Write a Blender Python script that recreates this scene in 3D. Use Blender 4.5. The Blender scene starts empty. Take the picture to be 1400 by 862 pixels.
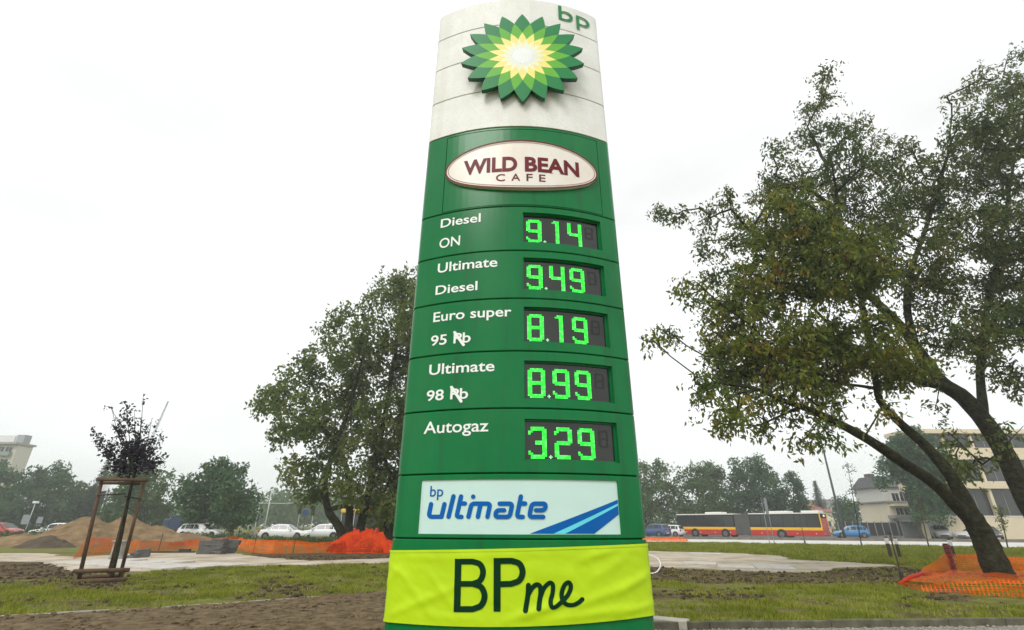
import bpy, bmesh, math, random
import numpy as np
from mathutils import Matrix, Vector

random.seed(7)
RNG = np.random.default_rng(11)
SC = bpy.context.scene
COL = SC.collection
rad = math.radians

# ------------------------------------------------------------------ camera
FPX, CX, CY = 662.0, 700.0, 431.0          # focal length and centre, in photo pixels (1400 wide)
CAMZ, PITCH, ROLL = 1.5, 23.4, 0.2
cam_data = bpy.data.cameras.new('camera')
cam_data.sensor_width = 36.0
cam_data.lens = 36.0 * FPX / 1400.0
cam_data.clip_start = 0.05
cam_data.clip_end = 3000.0
cam = bpy.data.objects.new('camera', cam_data)
COL.objects.link(cam)
CAM_ROT = Matrix.Rotation(rad(90 + PITCH), 3, 'X') @ Matrix.Rotation(rad(ROLL), 3, 'Z')
cam.matrix_world = Matrix.Translation((0, 0, CAMZ)) @ CAM_ROT.to_4x4()
SC.camera = cam

# ------------------------------------------------------------------ sky, sun, exposure (overcast)
SUN_EL, SUN_AZ = 48.0, 205.0
world = bpy.data.worlds.new('World')
SC.world = world
world.use_nodes = True
wn = world.node_tree
for n in list(wn.nodes):
    wn.nodes.remove(n)
w_out = wn.nodes.new('ShaderNodeOutputWorld')
w_bg = wn.nodes.new('ShaderNodeBackground')
w_sky = wn.nodes.new('ShaderNodeTexSky')
w_sky.sky_type = 'NISHITA'
w_sky.sun_disc = False
w_sky.sun_elevation = rad(SUN_EL)
w_sky.sun_rotation = rad(SUN_AZ)
w_sky.dust_density = 4.0
w_hsv = wn.nodes.new('ShaderNodeHueSaturation')
w_hsv.inputs['Saturation'].default_value = 0.12
w_mix = wn.nodes.new('ShaderNodeMix')
w_mix.data_type = 'RGBA'
w_mix.inputs[0].default_value = 0.88
w_mix.inputs[7].default_value = (11.9, 12.2, 12.1, 1)     # the even cloud layer
wn.links.new(w_sky.outputs[0], w_hsv.inputs['Color'])
wn.links.new(w_hsv.outputs[0], w_mix.inputs[6])
w_tc = wn.nodes.new('ShaderNodeTexCoord')                 # faint structure of the cloud layer
w_mp = wn.nodes.new('ShaderNodeMapping'); w_mp.inputs['Scale'].default_value = (1.0, 1.0, 2.6)
w_nz = wn.nodes.new('ShaderNodeTexNoise'); w_nz.inputs['Scale'].default_value = 1.7; w_nz.inputs['Detail'].default_value = 4
w_rp = wn.nodes.new('ShaderNodeMapRange'); w_rp.inputs[1].default_value = 0.3; w_rp.inputs[2].default_value = 0.7; w_rp.inputs[3].default_value = 0.70; w_rp.inputs[4].default_value = 0.98
w_mu = wn.nodes.new('ShaderNodeMix'); w_mu.data_type = 'RGBA'; w_mu.blend_type = 'MULTIPLY'; w_mu.inputs[0].default_value = 1.0
wn.links.new(w_tc.outputs['Generated'], w_mp.inputs[0]); wn.links.new(w_mp.outputs[0], w_nz.inputs['Vector']); wn.links.new(w_nz.outputs['Fac'], w_rp.inputs[0])
wn.links.new(w_mix.outputs[2], w_mu.inputs[6]); wn.links.new(w_rp.outputs[0], w_mu.inputs[7])
wn.links.new(w_mu.outputs[2], w_bg.inputs['Color'])
w_bg.inputs['Strength'].default_value = 0.1
wn.links.new(w_bg.outputs[0], w_out.inputs['Surface'])

sun_d = bpy.data.lights.new('sun', 'SUN')
sun_d.energy = 1.5
sun_d.angle = rad(25)
sun_d.color = (1.0, 0.97, 0.92)
sun = bpy.data.objects.new('sun', sun_d)
COL.objects.link(sun)
sun.rotation_euler = (rad(90 - SUN_EL), 0, rad(180 - SUN_AZ + 0))
SC.view_settings.view_transform = 'Standard'
SC.view_settings.look = 'None'
SC.view_settings.exposure = 0.25
SC.view_settings.gamma = 1.0
SC.view_settings.use_curve_mapping = False
SC.cycles.volume_bounces = 1
SC.cycles.max_bounces = 6
SC.cycles.transparent_max_bounces = 16
SC.cycles.volume_step_rate = 4

# ------------------------------------------------------------------ measuring helpers: where a sight line meets the place
def ray(px, py):
    return CAM_ROT @ Vector(((px - CX) / FPX, (CY - py) / FPX, -1.0))

def G(px, py, z=0.0):
    """ground point (height z) on that sight line"""
    d = ray(px, py)
    t = (z - CAMZ) / d.z
    return Vector((d.x * t, d.y * t, z))

def W(px, py, dist):
    """point at forward distance dist"""
    d = ray(px, py)
    t = dist / d.y
    return Vector((d.x * t, dist, CAMZ + d.z * t))

def PXS(dist, px=700, py=717):
    """metres per photo pixel at that distance"""
    d = ray(px, py)
    return dist / d.y / FPX

# ------------------------------------------------------------------ value noise
_LAT = np.random.default_rng(3).random((256, 256))
def vnoise(x, y):
    x = np.asarray(x, float); y = np.asarray(y, float)
    xi = np.floor(x).astype(int); yi = np.floor(y).astype(int)
    fx = x - xi; fy = y - yi
    fx = fx * fx * (3 - 2 * fx); fy = fy * fy * (3 - 2 * fy)
    a = _LAT[xi % 256, yi % 256]; b = _LAT[(xi + 1) % 256, yi % 256]
    c = _LAT[xi % 256, (yi + 1) % 256]; d = _LAT[(xi + 1) % 256, (yi + 1) % 256]
    return (a * (1 - fx) + b * fx) * (1 - fy) + (c * (1 - fx) + d * fx) * fy
def fbm(x, y, o=4):
    s = 0.0; a = 0.5
    x = np.asarray(x, float); y = np.asarray(y, float)
    for k in range(o):
        s = s + a * vnoise(x + 17.3 * k, y + 9.1 * k)
        x = x * 2.03; y = y * 2.03; a *= 0.5
    return s
def inpoly(x, y, poly):
    x = np.asarray(x, float); y = np.asarray(y, float)
    r = np.zeros(x.shape, bool)
    n = len(poly)
    for i in range(n):
        x1, y1 = poly[i][0], poly[i][1]; x2, y2 = poly[(i + 1) % n][0], poly[(i + 1) % n][1]
        if abs(y2 - y1) < 1e-9:
            continue
        c = ((y1 > y) != (y2 > y)) & (x < (x2 - x1) * (y - y1) / (y2 - y1) + x1)
        r ^= c
    return r

# ------------------------------------------------------------------ materials
MATS = {}
def mat(name, color, rough=0.6, var=0.15, scale=4.0, bump=0.0, bscale=40.0, metal=0.0, coat=0.0, spec=0.5, color2=None, detail=5.0, emit=None, estr=0.0, trans=0.0, alpha=None):
    if name in MATS:
        return MATS[name]
    m = bpy.data.materials.new(name)
    m.use_nodes = True
    nt = m.node_tree
    b = nt.nodes['Principled BSDF']
    b.inputs['Roughness'].default_value = rough
    b.inputs['Metallic'].default_value = metal
    b.inputs['Specular IOR Level'].default_value = spec
    b.inputs['Coat Weight'].default_value = coat
    b.inputs['Coat Roughness'].default_value = 0.08
    c = (*color, 1)
    if color2 is None:
        c1 = tuple(v * (1 - var) for v in color) + (1,)
        c2 = tuple(min(1, v * (1 + var)) for v in color) + (1,)
    else:
        c1 = c; c2 = (*color2, 1)
    tc = nt.nodes.new('ShaderNodeTexCoord')
    if var > 0 or color2 is not None:
        nz = nt.nodes.new('ShaderNodeTexNoise')
        nz.inputs['Scale'].default_value = scale
        nz.inputs['Detail'].default_value = detail
        nz.inputs['Roughness'].default_value = 0.65
        nt.links.new(tc.outputs['Object'], nz.inputs['Vector'])
        rp = nt.nodes.new('ShaderNodeValToRGB')
        rp.color_ramp.elements[0].position = 0.32; rp.color_ramp.elements[0].color = c1
        rp.color_ramp.elements[1].position = 0.68; rp.color_ramp.elements[1].color = c2
        nt.links.new(nz.outputs['Fac'], rp.inputs['Fac'])
        nt.links.new(rp.outputs[0], b.inputs['Base Color'])
    else:
        b.inputs['Base Color'].default_value = c
    if bump > 0:
        n2 = nt.nodes.new('ShaderNodeTexNoise')
        n2.inputs['Scale'].default_value = bscale
        n2.inputs['Detail'].default_value = 6
        nt.links.new(tc.outputs['Object'], n2.inputs['Vector'])
        bp_ = nt.nodes.new('ShaderNodeBump')
        bp_.inputs['Strength'].default_value = bump
        bp_.inputs['Distance'].default_value = 0.02
        nt.links.new(n2.outputs['Fac'], bp_.inputs['Height'])
        nt.links.new(bp_.outputs[0], b.inputs['Normal'])
    if emit is not None:
        b.inputs['Emission Color'].default_value = (*emit, 1)
        b.inputs['Emission Strength'].default_value = estr
    if trans > 0:
        b.inputs['Transmission Weight'].default_value = trans
    MATS[name] = m
    return m

def weather(m, dirt=(0.25, 0.22, 0.18), amount=0.35, scale=9.0, lo=0.50, hi=0.72, stretch=0.07):
    """rain streaks and grime on a finished material"""
    nt = m.node_tree
    b = nt.nodes['Principled BSDF']
    src = b.inputs['Base Color'].links[0].from_socket
    tc = nt.nodes.new('ShaderNodeTexCoord')
    mp = nt.nodes.new('ShaderNodeMapping'); mp.inputs['Scale'].default_value = (1, 1, stretch)
    nz = nt.nodes.new('ShaderNodeTexNoise'); nz.inputs['Scale'].default_value = scale; nz.inputs['Detail'].default_value = 6
    r = nt.nodes.new('ShaderNodeMapRange'); r.inputs[1].default_value = lo; r.inputs[2].default_value = hi; r.inputs[3].default_value = 0.0; r.inputs[4].default_value = amount
    mx = nt.nodes.new('ShaderNodeMix'); mx.data_type = 'RGBA'
    nt.links.new(tc.outputs['Object'], mp.inputs[0]); nt.links.new(mp.outputs[0], nz.inputs['Vector']); nt.links.new(nz.outputs['Fac'], r.inputs[0])
    nt.links.new(r.outputs[0], mx.inputs[0]); nt.links.new(src, mx.inputs[6]); mx.inputs[7].default_value = (*dirt, 1)
    nt.links.new(mx.outputs[2], b.inputs['Base Color'])
    return m

def leaf_mat(name, cols, trans=0.35, clump=0.6):
    """cols: list of (pos, rgb); random per leaf, shifted by a slow noise so that whole sprays differ"""
    if name in MATS:
        return MATS[name]
    m = bpy.data.materials.new(name)
    m.use_nodes = True
    nt = m.node_tree
    for n in list(nt.nodes):
        nt.nodes.remove(n)
    out = nt.nodes.new('ShaderNodeOutputMaterial')
    geo = nt.nodes.new('ShaderNodeNewGeometry')
    tc = nt.nodes.new('ShaderNodeTexCoord')
    nz = nt.nodes.new('ShaderNodeTexNoise'); nz.inputs['Scale'].default_value = clump; nz.inputs['Detail'].default_value = 2
    nt.links.new(tc.outputs['Object'], nz.inputs['Vector'])
    mp = nt.nodes.new('ShaderNodeMapRange'); mp.inputs[1].default_value = 0.3; mp.inputs[2].default_value = 0.7
    nt.links.new(nz.outputs['Fac'], mp.inputs[0])
    mx = nt.nodes.new('ShaderNodeMix'); mx.inputs[0].default_value = 0.5
    nt.links.new(geo.outputs['Random Per Island'], mx.inputs[2])
    nt.links.new(mp.outputs[0], mx.inputs[3])
    rp = nt.nodes.new('ShaderNodeValToRGB')
    el = rp.color_ramp.elements
    while len(el) < len(cols):
        el.new(0.5)
    for e, (p, c) in zip(el, cols):
        e.position = p; e.color = (*c, 1)
    nt.links.new(mx.outputs[0], rp.inputs['Fac'])
    d = nt.nodes.new('ShaderNodeBsdfPrincipled')
    d.inputs['Roughness'].default_value = 0.6
    d.inputs['Specular IOR Level'].default_value = 0.3
    t = nt.nodes.new('ShaderNodeBsdfTranslucent')
    nt.links.new(rp.outputs[0], d.inputs['Base Color']); nt.links.new(rp.outputs[0], t.inputs['Color'])
    ms = nt.nodes.new('ShaderNodeMixShader'); ms.inputs[0].default_value = trans
    nt.links.new(d.outputs[0], ms.inputs[1]); nt.links.new(t.outputs[0], ms.inputs[2])
    nt.links.new(ms.outputs[0], out.inputs['Surface'])
    MATS[name] = m
    return m

# ------------------------------------------------------------------ object helpers
def thing(name, label, cat, loc=(0, 0, 0), rotz=0.0, group=None, local=False):
    o = bpy.data.objects.new(name, None)
    o.empty_display_size = 0.2
    COL.objects.link(o)
    o.location = loc
    o.rotation_euler = (0, 0, rotz)
    o['label'] = label; o['category'] = cat
    if group:
        o['group'] = group
    LOCAL[o.name] = local
    return o
LOCAL = {}
def tag(o, label, cat, group=None):
    o['label'] = label; o['category'] = cat
    if group:
        o['group'] = group
    return o
def attach(o, parent):
    if parent is None:
        return
    o.parent = parent
    if parent.type == 'EMPTY' and not LOCAL.get(parent.name, False):
        o.matrix_parent_inverse = Matrix.Translation(-Vector(parent.location))

def link_mesh(name, me, m, parent=None, smooth=False):
    if m is not None:
        me.materials.append(m)
    if smooth:
        me.polygons.foreach_set('use_smooth', [True] * len(me.polygons))
    o = bpy.data.objects.new(name, me)
    COL.objects.link(o)
    attach(o, parent)
    return o

def np_mesh(name, V, F, m, parent=None, smooth=False):
    """fast mesh from numpy: V (n,3), F (k,3|4)"""
    V = np.asarray(V, np.float32); F = np.asarray(F, np.int32)
    me = bpy.data.meshes.new(name)
    k, c = F.shape
    me.vertices.add(len(V)); me.vertices.foreach_set('co', V.ravel())
    me.loops.add(k * c); me.loops.foreach_set('vertex_index', F.ravel())
    me.polygons.add(k)
    me.polygons.foreach_set('loop_start', np.arange(0, k * c, c, dtype=np.int32))
    me.polygons.foreach_set('loop_total', np.full(k, c, np.int32))
    me.update(calc_edges=True)
    return link_mesh(name, me, m, parent, smooth)

class MB:
    def __init__(s):
        s.v = []; s.f = []
    def add(s, vs, fs):
        o = len(s.v)
        s.v += [tuple(p) for p in vs]
        s.f += [tuple(i + o for i in f) for f in fs]
        return s
    def box(s, x0, x1, y0, y1, z0, z1):
        return s.add([(x0, y0, z0), (x1, y0, z0), (x1, y1, z0), (x0, y1, z0), (x0, y0, z1), (x1, y0, z1), (x1, y1, z1), (x0, y1, z1)],
                     [(0, 3, 2, 1), (4, 5, 6, 7), (0, 1, 5, 4), (1, 2, 6, 5), (2, 3, 7, 6), (3, 0, 4, 7)])
    def bbox(s, x0, x1, y0, y1, z0, z1, b=0.01):
        """box with chamfered edges"""
        bm = bmesh.new()
        bmesh.ops.create_cube(bm, size=1.0)
        for v in bm.verts:
            v.co = Vector(((x0 + x1) / 2 + v.co.x * (x1 - x0), (y0 + y1) / 2 + v.co.y * (y1 - y0), (z0 + z1) / 2 + v.co.z * (z1 - z0)))
        bmesh.ops.bevel(bm, geom=bm.edges[:], offset=b, segments=2, affect='EDGES', profile=0.5)
        bm.verts.index_update()
        s.add([v.co[:] for v in bm.verts], [tuple(v.index for v in f.verts) for f in bm.faces])
        bm.free()
        return s
    def tube(s, pts, radii, n=8, cap=True):
        pts = [Vector(p) for p in pts]
        if not hasattr(radii, '__len__'):
            radii = [radii] * len(pts)
        rings = []
        up = None
        for i, p in enumerate(pts):
            a = pts[max(0, i - 1)]; b = pts[min(len(pts) - 1, i + 1)]
            t = (b - a)
            if t.length < 1e-9:
                t = Vector((0, 0, 1))
            t.normalize()
            if up is None:
                ref = Vector((1, 0, 0)) if abs(t.x) < 0.8 else Vector((0, 1, 0))
                up = (ref - t * ref.dot(t)).normalized()
            else:
                up = up - t * up.dot(t)
                up.normalize()
            w = t.cross(up)
            rings.append([p + (up * math.cos(2 * math.pi * k / n) + w * math.sin(2 * math.pi * k / n)) * radii[i] for k in range(n)])
        vs = [q for r in rings for q in r]
        fs = []
        for i in range(len(rings) - 1):
            for k in range(n):
                k2 = (k + 1) % n
                fs.append((i * n + k, i * n + k2, (i + 1) * n + k2, (i + 1) * n + k))
        if cap:
            fs.append(tuple(reversed(range(n)))); fs.append(tuple((len(rings) - 1) * n + k for k in range(n)))
        return s.add(vs, fs)
    def lathe(s, prof, c=(0, 0, 0), n=16, axis='Z'):
        vs = []; fs = []
        for (r, h) in prof:
            for k in range(n):
                a = 2 * math.pi * k / n
                p = (r * math.cos(a), r * math.sin(a), h)
                if axis == 'Y':
                    p = (p[0], p[2], p[1])
                elif axis == 'X':
                    p = (p[2], p[0], p[1])
                vs.append((p[0] + c[0], p[1] + c[1], p[2] + c[2]))
        for i in range(len(prof) - 1):
            for k in range(n):
                k2 = (k + 1) % n
                fs.append((i * n + k, i * n + k2, (i + 1) * n + k2, (i + 1) * n + k))
        fs.append(tuple(reversed(range(n)))); fs.append(tuple((len(prof) - 1) * n + k for k in range(n)))
        return s.add(vs, fs)
    def prism(s, poly, z0, z1, top=None):
        n = len(poly)
        top = top or poly
        return s.add([(p[0], p[1], z0) for p in poly] + [(p[0], p[1], z1) for p in top],
                     [tuple(reversed(range(n))), tuple(range(n, 2 * n))] + [(i, (i + 1) % n, n + (i + 1) % n, n + i) for i in range(n)])
    def build(s, name, m, parent=None, smooth=False):
        me = bpy.data.meshes.new(name)
        me.from_pydata(s.v, [], s.f)
        me.update()
        bm = bmesh.new(); bm.from_mesh(me)
        bmesh.ops.recalc_face_normals(bm, faces=bm.faces[:])
        bm.to_mesh(me); bm.free()
        return link_mesh(name, me, m, parent, smooth)

def copy_tree(o, parent=None):
    c = o.copy()
    COL.objects.link(c)
    if parent is not None:
        c.parent = parent
        c.matrix_parent_inverse = o.matrix_parent_inverse.copy()
    LOCAL[c.name] = LOCAL.get(o.name, False)
    for ch in list(o.children):
        copy_tree(ch, c)
    return c

def catmull(pts, n=8, closed=False):
    P = [np.array(p, float) for p in pts]
    out = []
    m = len(P)
    for i in range(m - (0 if closed else 1)):
        p0 = P[(i - 1) % m] if (closed or i > 0) else 2 * P[0] - P[1]
        p1 = P[i]; p2 = P[(i + 1) % m]
        p3 = P[(i + 2) % m] if (closed or i + 2 < m) else 2 * P[m - 1] - P[m - 2]
        for k in range(n):
            t = k / n
            out.append(0.5 * ((2 * p1) + (-p0 + p2) * t + (2 * p0 - 5 * p1 + 4 * p2 - p3) * t * t + (-p0 + 3 * p1 - 3 * p2 + p3) * t ** 3))
    if not closed:
        out.append(P[-1])
    return out
def rounded(pts, r, n=6):
    """polyline with its corners rounded"""
    P = [Vector((p[0], p[1])) for p in pts]
    out = [P[0]]
    for i in range(1, len(P) - 1):
        a = (P[i - 1] - P[i]); b = (P[i + 1] - P[i])
        d = min(r, a.length * 0.49, b.length * 0.49)
        s = P[i] + a.normalized() * d; e = P[i] + b.normalized() * d
        for k in range(n + 1):
            t = k / n
            out.append(s * (1 - t) ** 2 + P[i] * 2 * t * (1 - t) + e * t * t)
    out.append(P[-1])
    return [np.array(p) for p in out]
def ribbon(pts, width, caps=True, ncap=6):
    """flat 2-D stroke: returns verts2d, faces"""
    P = [np.array(p[:2], float) for p in pts]
    n = len(P)
    if not hasattr(width, '__len__'):
        width = [width] * n
    V = []; F = []
    for i in range(n):
        a = P[max(0, i - 1)]; b = P[min(n - 1, i + 1)]
        t = b - a; t = t / (np.linalg.norm(t) + 1e-12)
        nn = np.array((-t[1], t[0])) * width[i] / 2
        V += [P[i] + nn, P[i] - nn]
    for i in range(n - 1):
        F.append((2 * i, 2 * i + 1, 2 * i + 3, 2 * i + 2))
    if caps:
        for end in (0, n - 1):
            t = (P[0] - P[1]) if end == 0 else (P[n - 1] - P[n - 2])
            t = t / np.linalg.norm(t)
            nn = np.array((-t[1], t[0]))
            base = len(V)
            for k in range(ncap + 1):
                a = math.pi * k / ncap
                V.append(P[end] + (nn * math.cos(a) + t * math.sin(a)) * width[end] / 2)
            F.append(tuple(range(base, base + ncap + 1)))
    return V, F

# ================================================================== the price totem
TR, TY, TX = 2.33, 4.2, 0.068              # radius of the curved front, distance of its middle, sideways place
TYC = TY + TR
END_R = 0.09
PHI0 = math.asin((1.07 - END_R) / (TR - END_R))
Y_MID = TYC - (TR - END_R) * math.cos(PHI0)      # plane of symmetry of the lens-shaped plan
GAP = 0.018

def S(px, py, off=0.0):
    """(u along the curve, z) where the sight line meets the curved front"""
    d = ray(px, py)
    ox, oy = -TX, -TYC
    a = d.x ** 2 + d.y ** 2; b = 2 * (ox * d.x + oy * d.y); c = ox * ox + oy * oy - (TR + off) ** 2
    disc = max(0.0, b * b - 4 * a * c)
    t = (-b - math.sqrt(disc)) / (2 * a)
    x = d.x * t - TX
    return TR * math.asin(max(-1, min(1, x / (TR + off)))), CAMZ + d.z * t
def arc(u, z, off=0.0):
    p = u / TR
    return (TX + (TR + off) * math.sin(p), TYC - (TR + off) * math.cos(p), z)
S0 = TR * PHI0
def perim(s, off=0.0):
    """point of the plan outline at arc length s from the middle of the front (front and rounded ends)"""
    sg = 1 if s >= 0 else -1
    a = abs(s)
    if a <= S0:
        x, y, _ = arc(a, 0, off)
        x -= TX
    else:
        q = PHI0 + (a - S0) / END_R
        cx_ = (TR - END_R) * math.sin(PHI0)
        x = cx_ + (END_R + off) * math.sin(q); y = Y_MID - (END_R + off) * math.cos(q)
    return TX + sg * x, y
END_SWEEP = math.pi - 2 * PHI0
def plan_loop(us, off):
    """closed plan outline; us = sorted front u values. returns list of (x,y) and count of front points"""
    pts = [arc(u, 0, off)[:2] for u in us]
    ne = 7
    for k in range(1, ne):
        s = S0 + END_R * END_SWEEP * k / ne
        pts.append(perim(s, off))
    back = [arc(u, 0, off)[:2] for u in np.linspace(S0, -S0, 13)]
    pts += [(x, 2 * Y_MID - y) for (x, y) in back]
    for k in range(ne - 1, 0, -1):
        s = -(S0 + END_R * END_SWEEP * k / ne)
        pts.append(perim(s, off))
    return pts

def curved_panel(name, z0, z1, m, parent, holes=(), off=0.0, bev=0.006, depth=0.05):
    us = set(np.round(np.linspace(-S0, S0, 33), 5).tolist())
    zs = [z0, z0 + bev, z1 - bev, z1]
    for (u0, u1, a, b) in holes:
        us |= {u0, u1}
        zs += [a, b]
    us = sorted(us); zs = sorted(set(round(z, 5) for z in zs))
    mb = MB()
    loops = []
    for i, z in enumerate(zs):
        o = off - (bev if (i == 0 or i == len(zs) - 1) else 0)
        loops.append([(x, y, z) for (x, y) in plan_loop(us, o)])
    n = len(loops[0]); nf = len(us)
    vs = [p for l in loops for p in l]
    fs = []
    for i in range(len(zs) - 1):
        zc = (zs[i] + zs[i + 1]) / 2
        for k in range(n):
            if k < nf - 1:
                uc = (us[k] + us[k + 1]) / 2
                if any(h[0] < uc < h[1] and h[2] < zc < h[3] for h in holes):
                    continue
            k2 = (k + 1) % n
            fs.append((i * n + k, i * n + k2, (i + 1) * n + k2, (i + 1) * n + k))
    mb.add(vs, fs)
    for (zz, oo) in ((z0, off - bev), (z1, off - bev)):        # top and bottom rims
        a = [(x, y, zz) for (x, y) in plan_loop(us, oo)]; b = [(x, y, zz) for (x, y) in plan_loop(us, -0.06)]
        mb.add(a + b, [(k, (k + 1) % n, n + (k + 1) % n, n + k) for k in range(n)])
    for (u0, u1, a, b) in holes:                                # reveals of the openings
        uu = [u for u in us if u0 - 1e-6 <= u <= u1 + 1e-6]
        for zz in (a, b):
            f = [arc(u, zz, off) for u in uu]; r = [arc(u, zz, off - depth) for u in uu]
            q = len(uu)
            mb.add(f + r, [(k, k + 1, q + k + 1, q + k) for k in range(q - 1)])
        for u in (u0, u1):
            mb.add([arc(u, a, off), arc(u, b, off), arc(u, b, off - depth), arc(u, a, off - depth)], [(0, 1, 2, 3)])
    o = mb.build(name, m, parent)
    return o

def decal(name, V2, F, m, parent, off=0.004, fn=None, step=0.05):
    """flat lettering or print laid on the curved front; V2 in (u,z)"""
    bm = bmesh.new()
    vs = [bm.verts.new((p[0], p[1], 0)) for p in V2]
    for f in F:
        try:
            bm.faces.new([vs[i] for i in f])
        except ValueError:
            pass
    if step:
        us = [p[0] for p in V2]
        u = math.ceil(min(us) / step) * step
        while u < max(us):
            bmesh.ops.bisect_plane(bm, geom=bm.verts[:] + bm.edges[:] + bm.faces[:], plane_co=(u, 0, 0), plane_no=(1, 0, 0))
            u += step
    for v in bm.verts:
        v.co = Vector(fn(v.co.x, v.co.y, off) if fn else arc(v.co.x, v.co.y, off))
    bmesh.ops.recalc_face_normals(bm, faces=bm.faces[:])
    me = bpy.data.meshes.new(name)
    bm.to_mesh(me); bm.free()
    return link_mesh(name, me, m, parent)

def text2d(body, bold=0.0, shear=0.0, space=1.0):
    cu = bpy.data.curves.new('tmp', 'FONT')
    cu.body = body; cu.offset = bold; cu.shear = shear; cu.space_character = space; cu.resolution_u = 4
    ob = bpy.data.objects.new('tmp', cu); COL.objects.link(ob)
    dg = bpy.context.evaluated_depsgraph_get(); dg.update()
    ev = ob.evaluated_get(dg); me = ev.to_mesh()
    V = np.array([v.co[:2] for v in me.vertices]); F = [tuple(p.vertices) for p in me.polygons]
    ev.to_mesh_clear()
    bpy.data.objects.remove(ob); bpy.data.curves.remove(cu)
    return V, F
CAPH = text2d('H')[0][:, 1].max()
def text_on(name, body, lb, rb, ct, m, parent, bold=0.0, off=0.004, fn=None, conv=None, shear=0.0, refh=None, space=1.0):
    """lettering whose left baseline / right baseline / cap top sit on those sight lines"""
    conv = conv or S
    u0, z0 = conv(*lb); u1, _ = conv(*rb); _, z1 = conv(*ct)
    V, F = text2d(body, bold, shear, space)
    sx = (u1 - u0) / (V[:, 0].max() - V[:, 0].min())
    sy = (z1 - z0) / ((refh or CAPH) + bold * 2)
    V2 = [((x - V[:, 0].min()) * sx + u0, (y + bold) * sy + z0) for x, y in V]
    if ' ' in body:                       # each word is a piece of its own
        xs_ = np.sort(np.array([p[0] for p in V2])); gi = int(np.argmax(np.diff(xs_))); cut = (xs_[gi] + xs_[gi + 1]) / 2
        o = None
        for keep_ in (lambda q: q < cut, lambda q: q >= cut):
            ids = [i for i, p in enumerate(V2) if keep_(p[0])]; mp = {i: k for k, i in enumerate(ids)}
            o = decal(name, [V2[i] for i in ids], [tuple(mp[i] for i in f) for f in F if all(i in mp for i in f)], m, parent, off, fn)
        return o
    return decal(name, V2, F, m, parent, off, fn)
def zm(ox, oy, sc):
    return lambda x, y: (ox + x / sc, oy + y / sc)
def strokes_on(name, polys, width_px, z, m, parent, off=0.004, fn=None, conv=None, caps=True):
    """several strokes given in enlarged-photo pixels, joined into one lettering mesh"""
    conv = conv or S
    VV = []; FF = []; K = []
    for i, pl in enumerate(polys):
        w = pl[1] if isinstance(pl, tuple) else width_px
        p = pl[0] if isinstance(pl, tuple) else pl
        V, F = ribbon(p, w, caps)
        o = len(VV)
        VV += [conv(*z(*q)) for q in V]; K += [i] * len(V)
        FF += [tuple(j + o for j in f) for f in F]
    parts = []
    bm = bmesh.new()
    for i in range(len(polys)):
        idx = [j for j in range(len(VV)) if K[j] == i]
        mp = {j: bm.verts.new((VV[j][0], VV[j][1], i * 0.0004)) for j in idx}
        for f in FF:
            if f[0] in mp:
                try:
                    bm.faces.new([mp[j] for j in f])
                except ValueError:
                    pass
    for v in bm.verts:
        o_ = off + v.co.z
        v.co = Vector(fn(v.co.x, v.co.y, o_) if fn else arc(v.co.x, v.co.y, o_))
    bmesh.ops.recalc_face_normals(bm, faces=bm.faces[:])
    me = bpy.data.meshes.new(name); bm.to_mesh(me); bm.free()
    return link_mesh(name, me, m, parent)

M_green = mat('totem green enamel', (0.0, 0.162, 0.043), rough=0.22, var=0.07, scale=1.2, spec=0.24)
M_white = mat('weathered white cladding', (0.75, 0.74, 0.70), rough=0.55, color2=(0.87, 0.865, 0.84), scale=3.0, detail=9, bump=0.05, bscale=60)
M_core = mat('dark joint', (0.012, 0.012, 0.012), rough=0.9, var=0)
M_lt = mat('white vinyl lettering', (0.86, 0.88, 0.86), rough=0.5, var=0.02)
M_glass = mat('display glass', (0.014, 0.016, 0.014), rough=0.14, var=0.3, scale=3, spec=0.6)
M_led = mat('green light diodes', (0.01, 0.15, 0.02), rough=0.4, spec=0.1, color2=(0.05, 0.25, 0.03), scale=6, emit=(0.035, 1.0, 0.06), estr=1.25)
_nt = M_led.node_tree                     # every diode glows a little differently
_g = _nt.nodes.new('ShaderNodeNewGeometry'); _r = _nt.nodes.new('ShaderNodeValToRGB')
_r.color_ramp.elements[0].color = (0.012, 0.62, 0.05, 1); _r.color_ramp.elements[1].color = (0.16, 1.0, 0.20, 1)
_e = _r.color_ramp.elements.new(0.55); _e.color = (0.03, 1.0, 0.05, 1)
_nt.links.new(_g.outputs['Random Per Island'], _r.inputs['Fac']); _nt.links.new(_r.outputs[0], _nt.nodes['Principled BSDF'].inputs['Emission Color'])
M_ghost = mat('unlit diodes', (0.026, 0.028, 0.026), rough=0.4, var=0.1)
M_pale = mat('pale sign face', (0.58, 0.78, 0.74), rough=0.3, var=0.03, scale=2, spec=0.5)
M_blue = mat('blue print', (0.001, 0.11, 0.42), rough=0.4, var=0.05, spec=0.15)
M_cyan = mat('cyan print', (0.12, 0.68, 0.80), rough=0.35, var=0.05)
M_cream = mat('cream oval face', (0.80, 0.70, 0.62), rough=0.35, color2=(0.86, 0.82, 0.77), scale=1.5)
M_maroon = mat('dark red print', (0.15, 0.010, 0.02), rough=0.45, var=0.1, spec=0.2)
M_p1 = mat('emblem dark green', (0.001, 0.20, 0.05), rough=0.35, var=0.05, spec=0.25)
M_p2 = mat('emblem light green', (0.12, 0.44, 0.025), rough=0.35, var=0.05, spec=0.25)
M_p3 = mat('emblem yellow', (0.90, 0.78, 0.20), rough=0.35, var=0.05)
M_p4 = mat('emblem white', (0.84, 0.86, 0.86), rough=0.35, var=0.04)
M_p4b = mat('emblem pale grey', (0.80, 0.83, 0.82), rough=0.35, var=0.04)
M_p5 = mat('emblem pale yellow', (0.88, 0.85, 0.58), rough=0.35, var=0.05)
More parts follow.
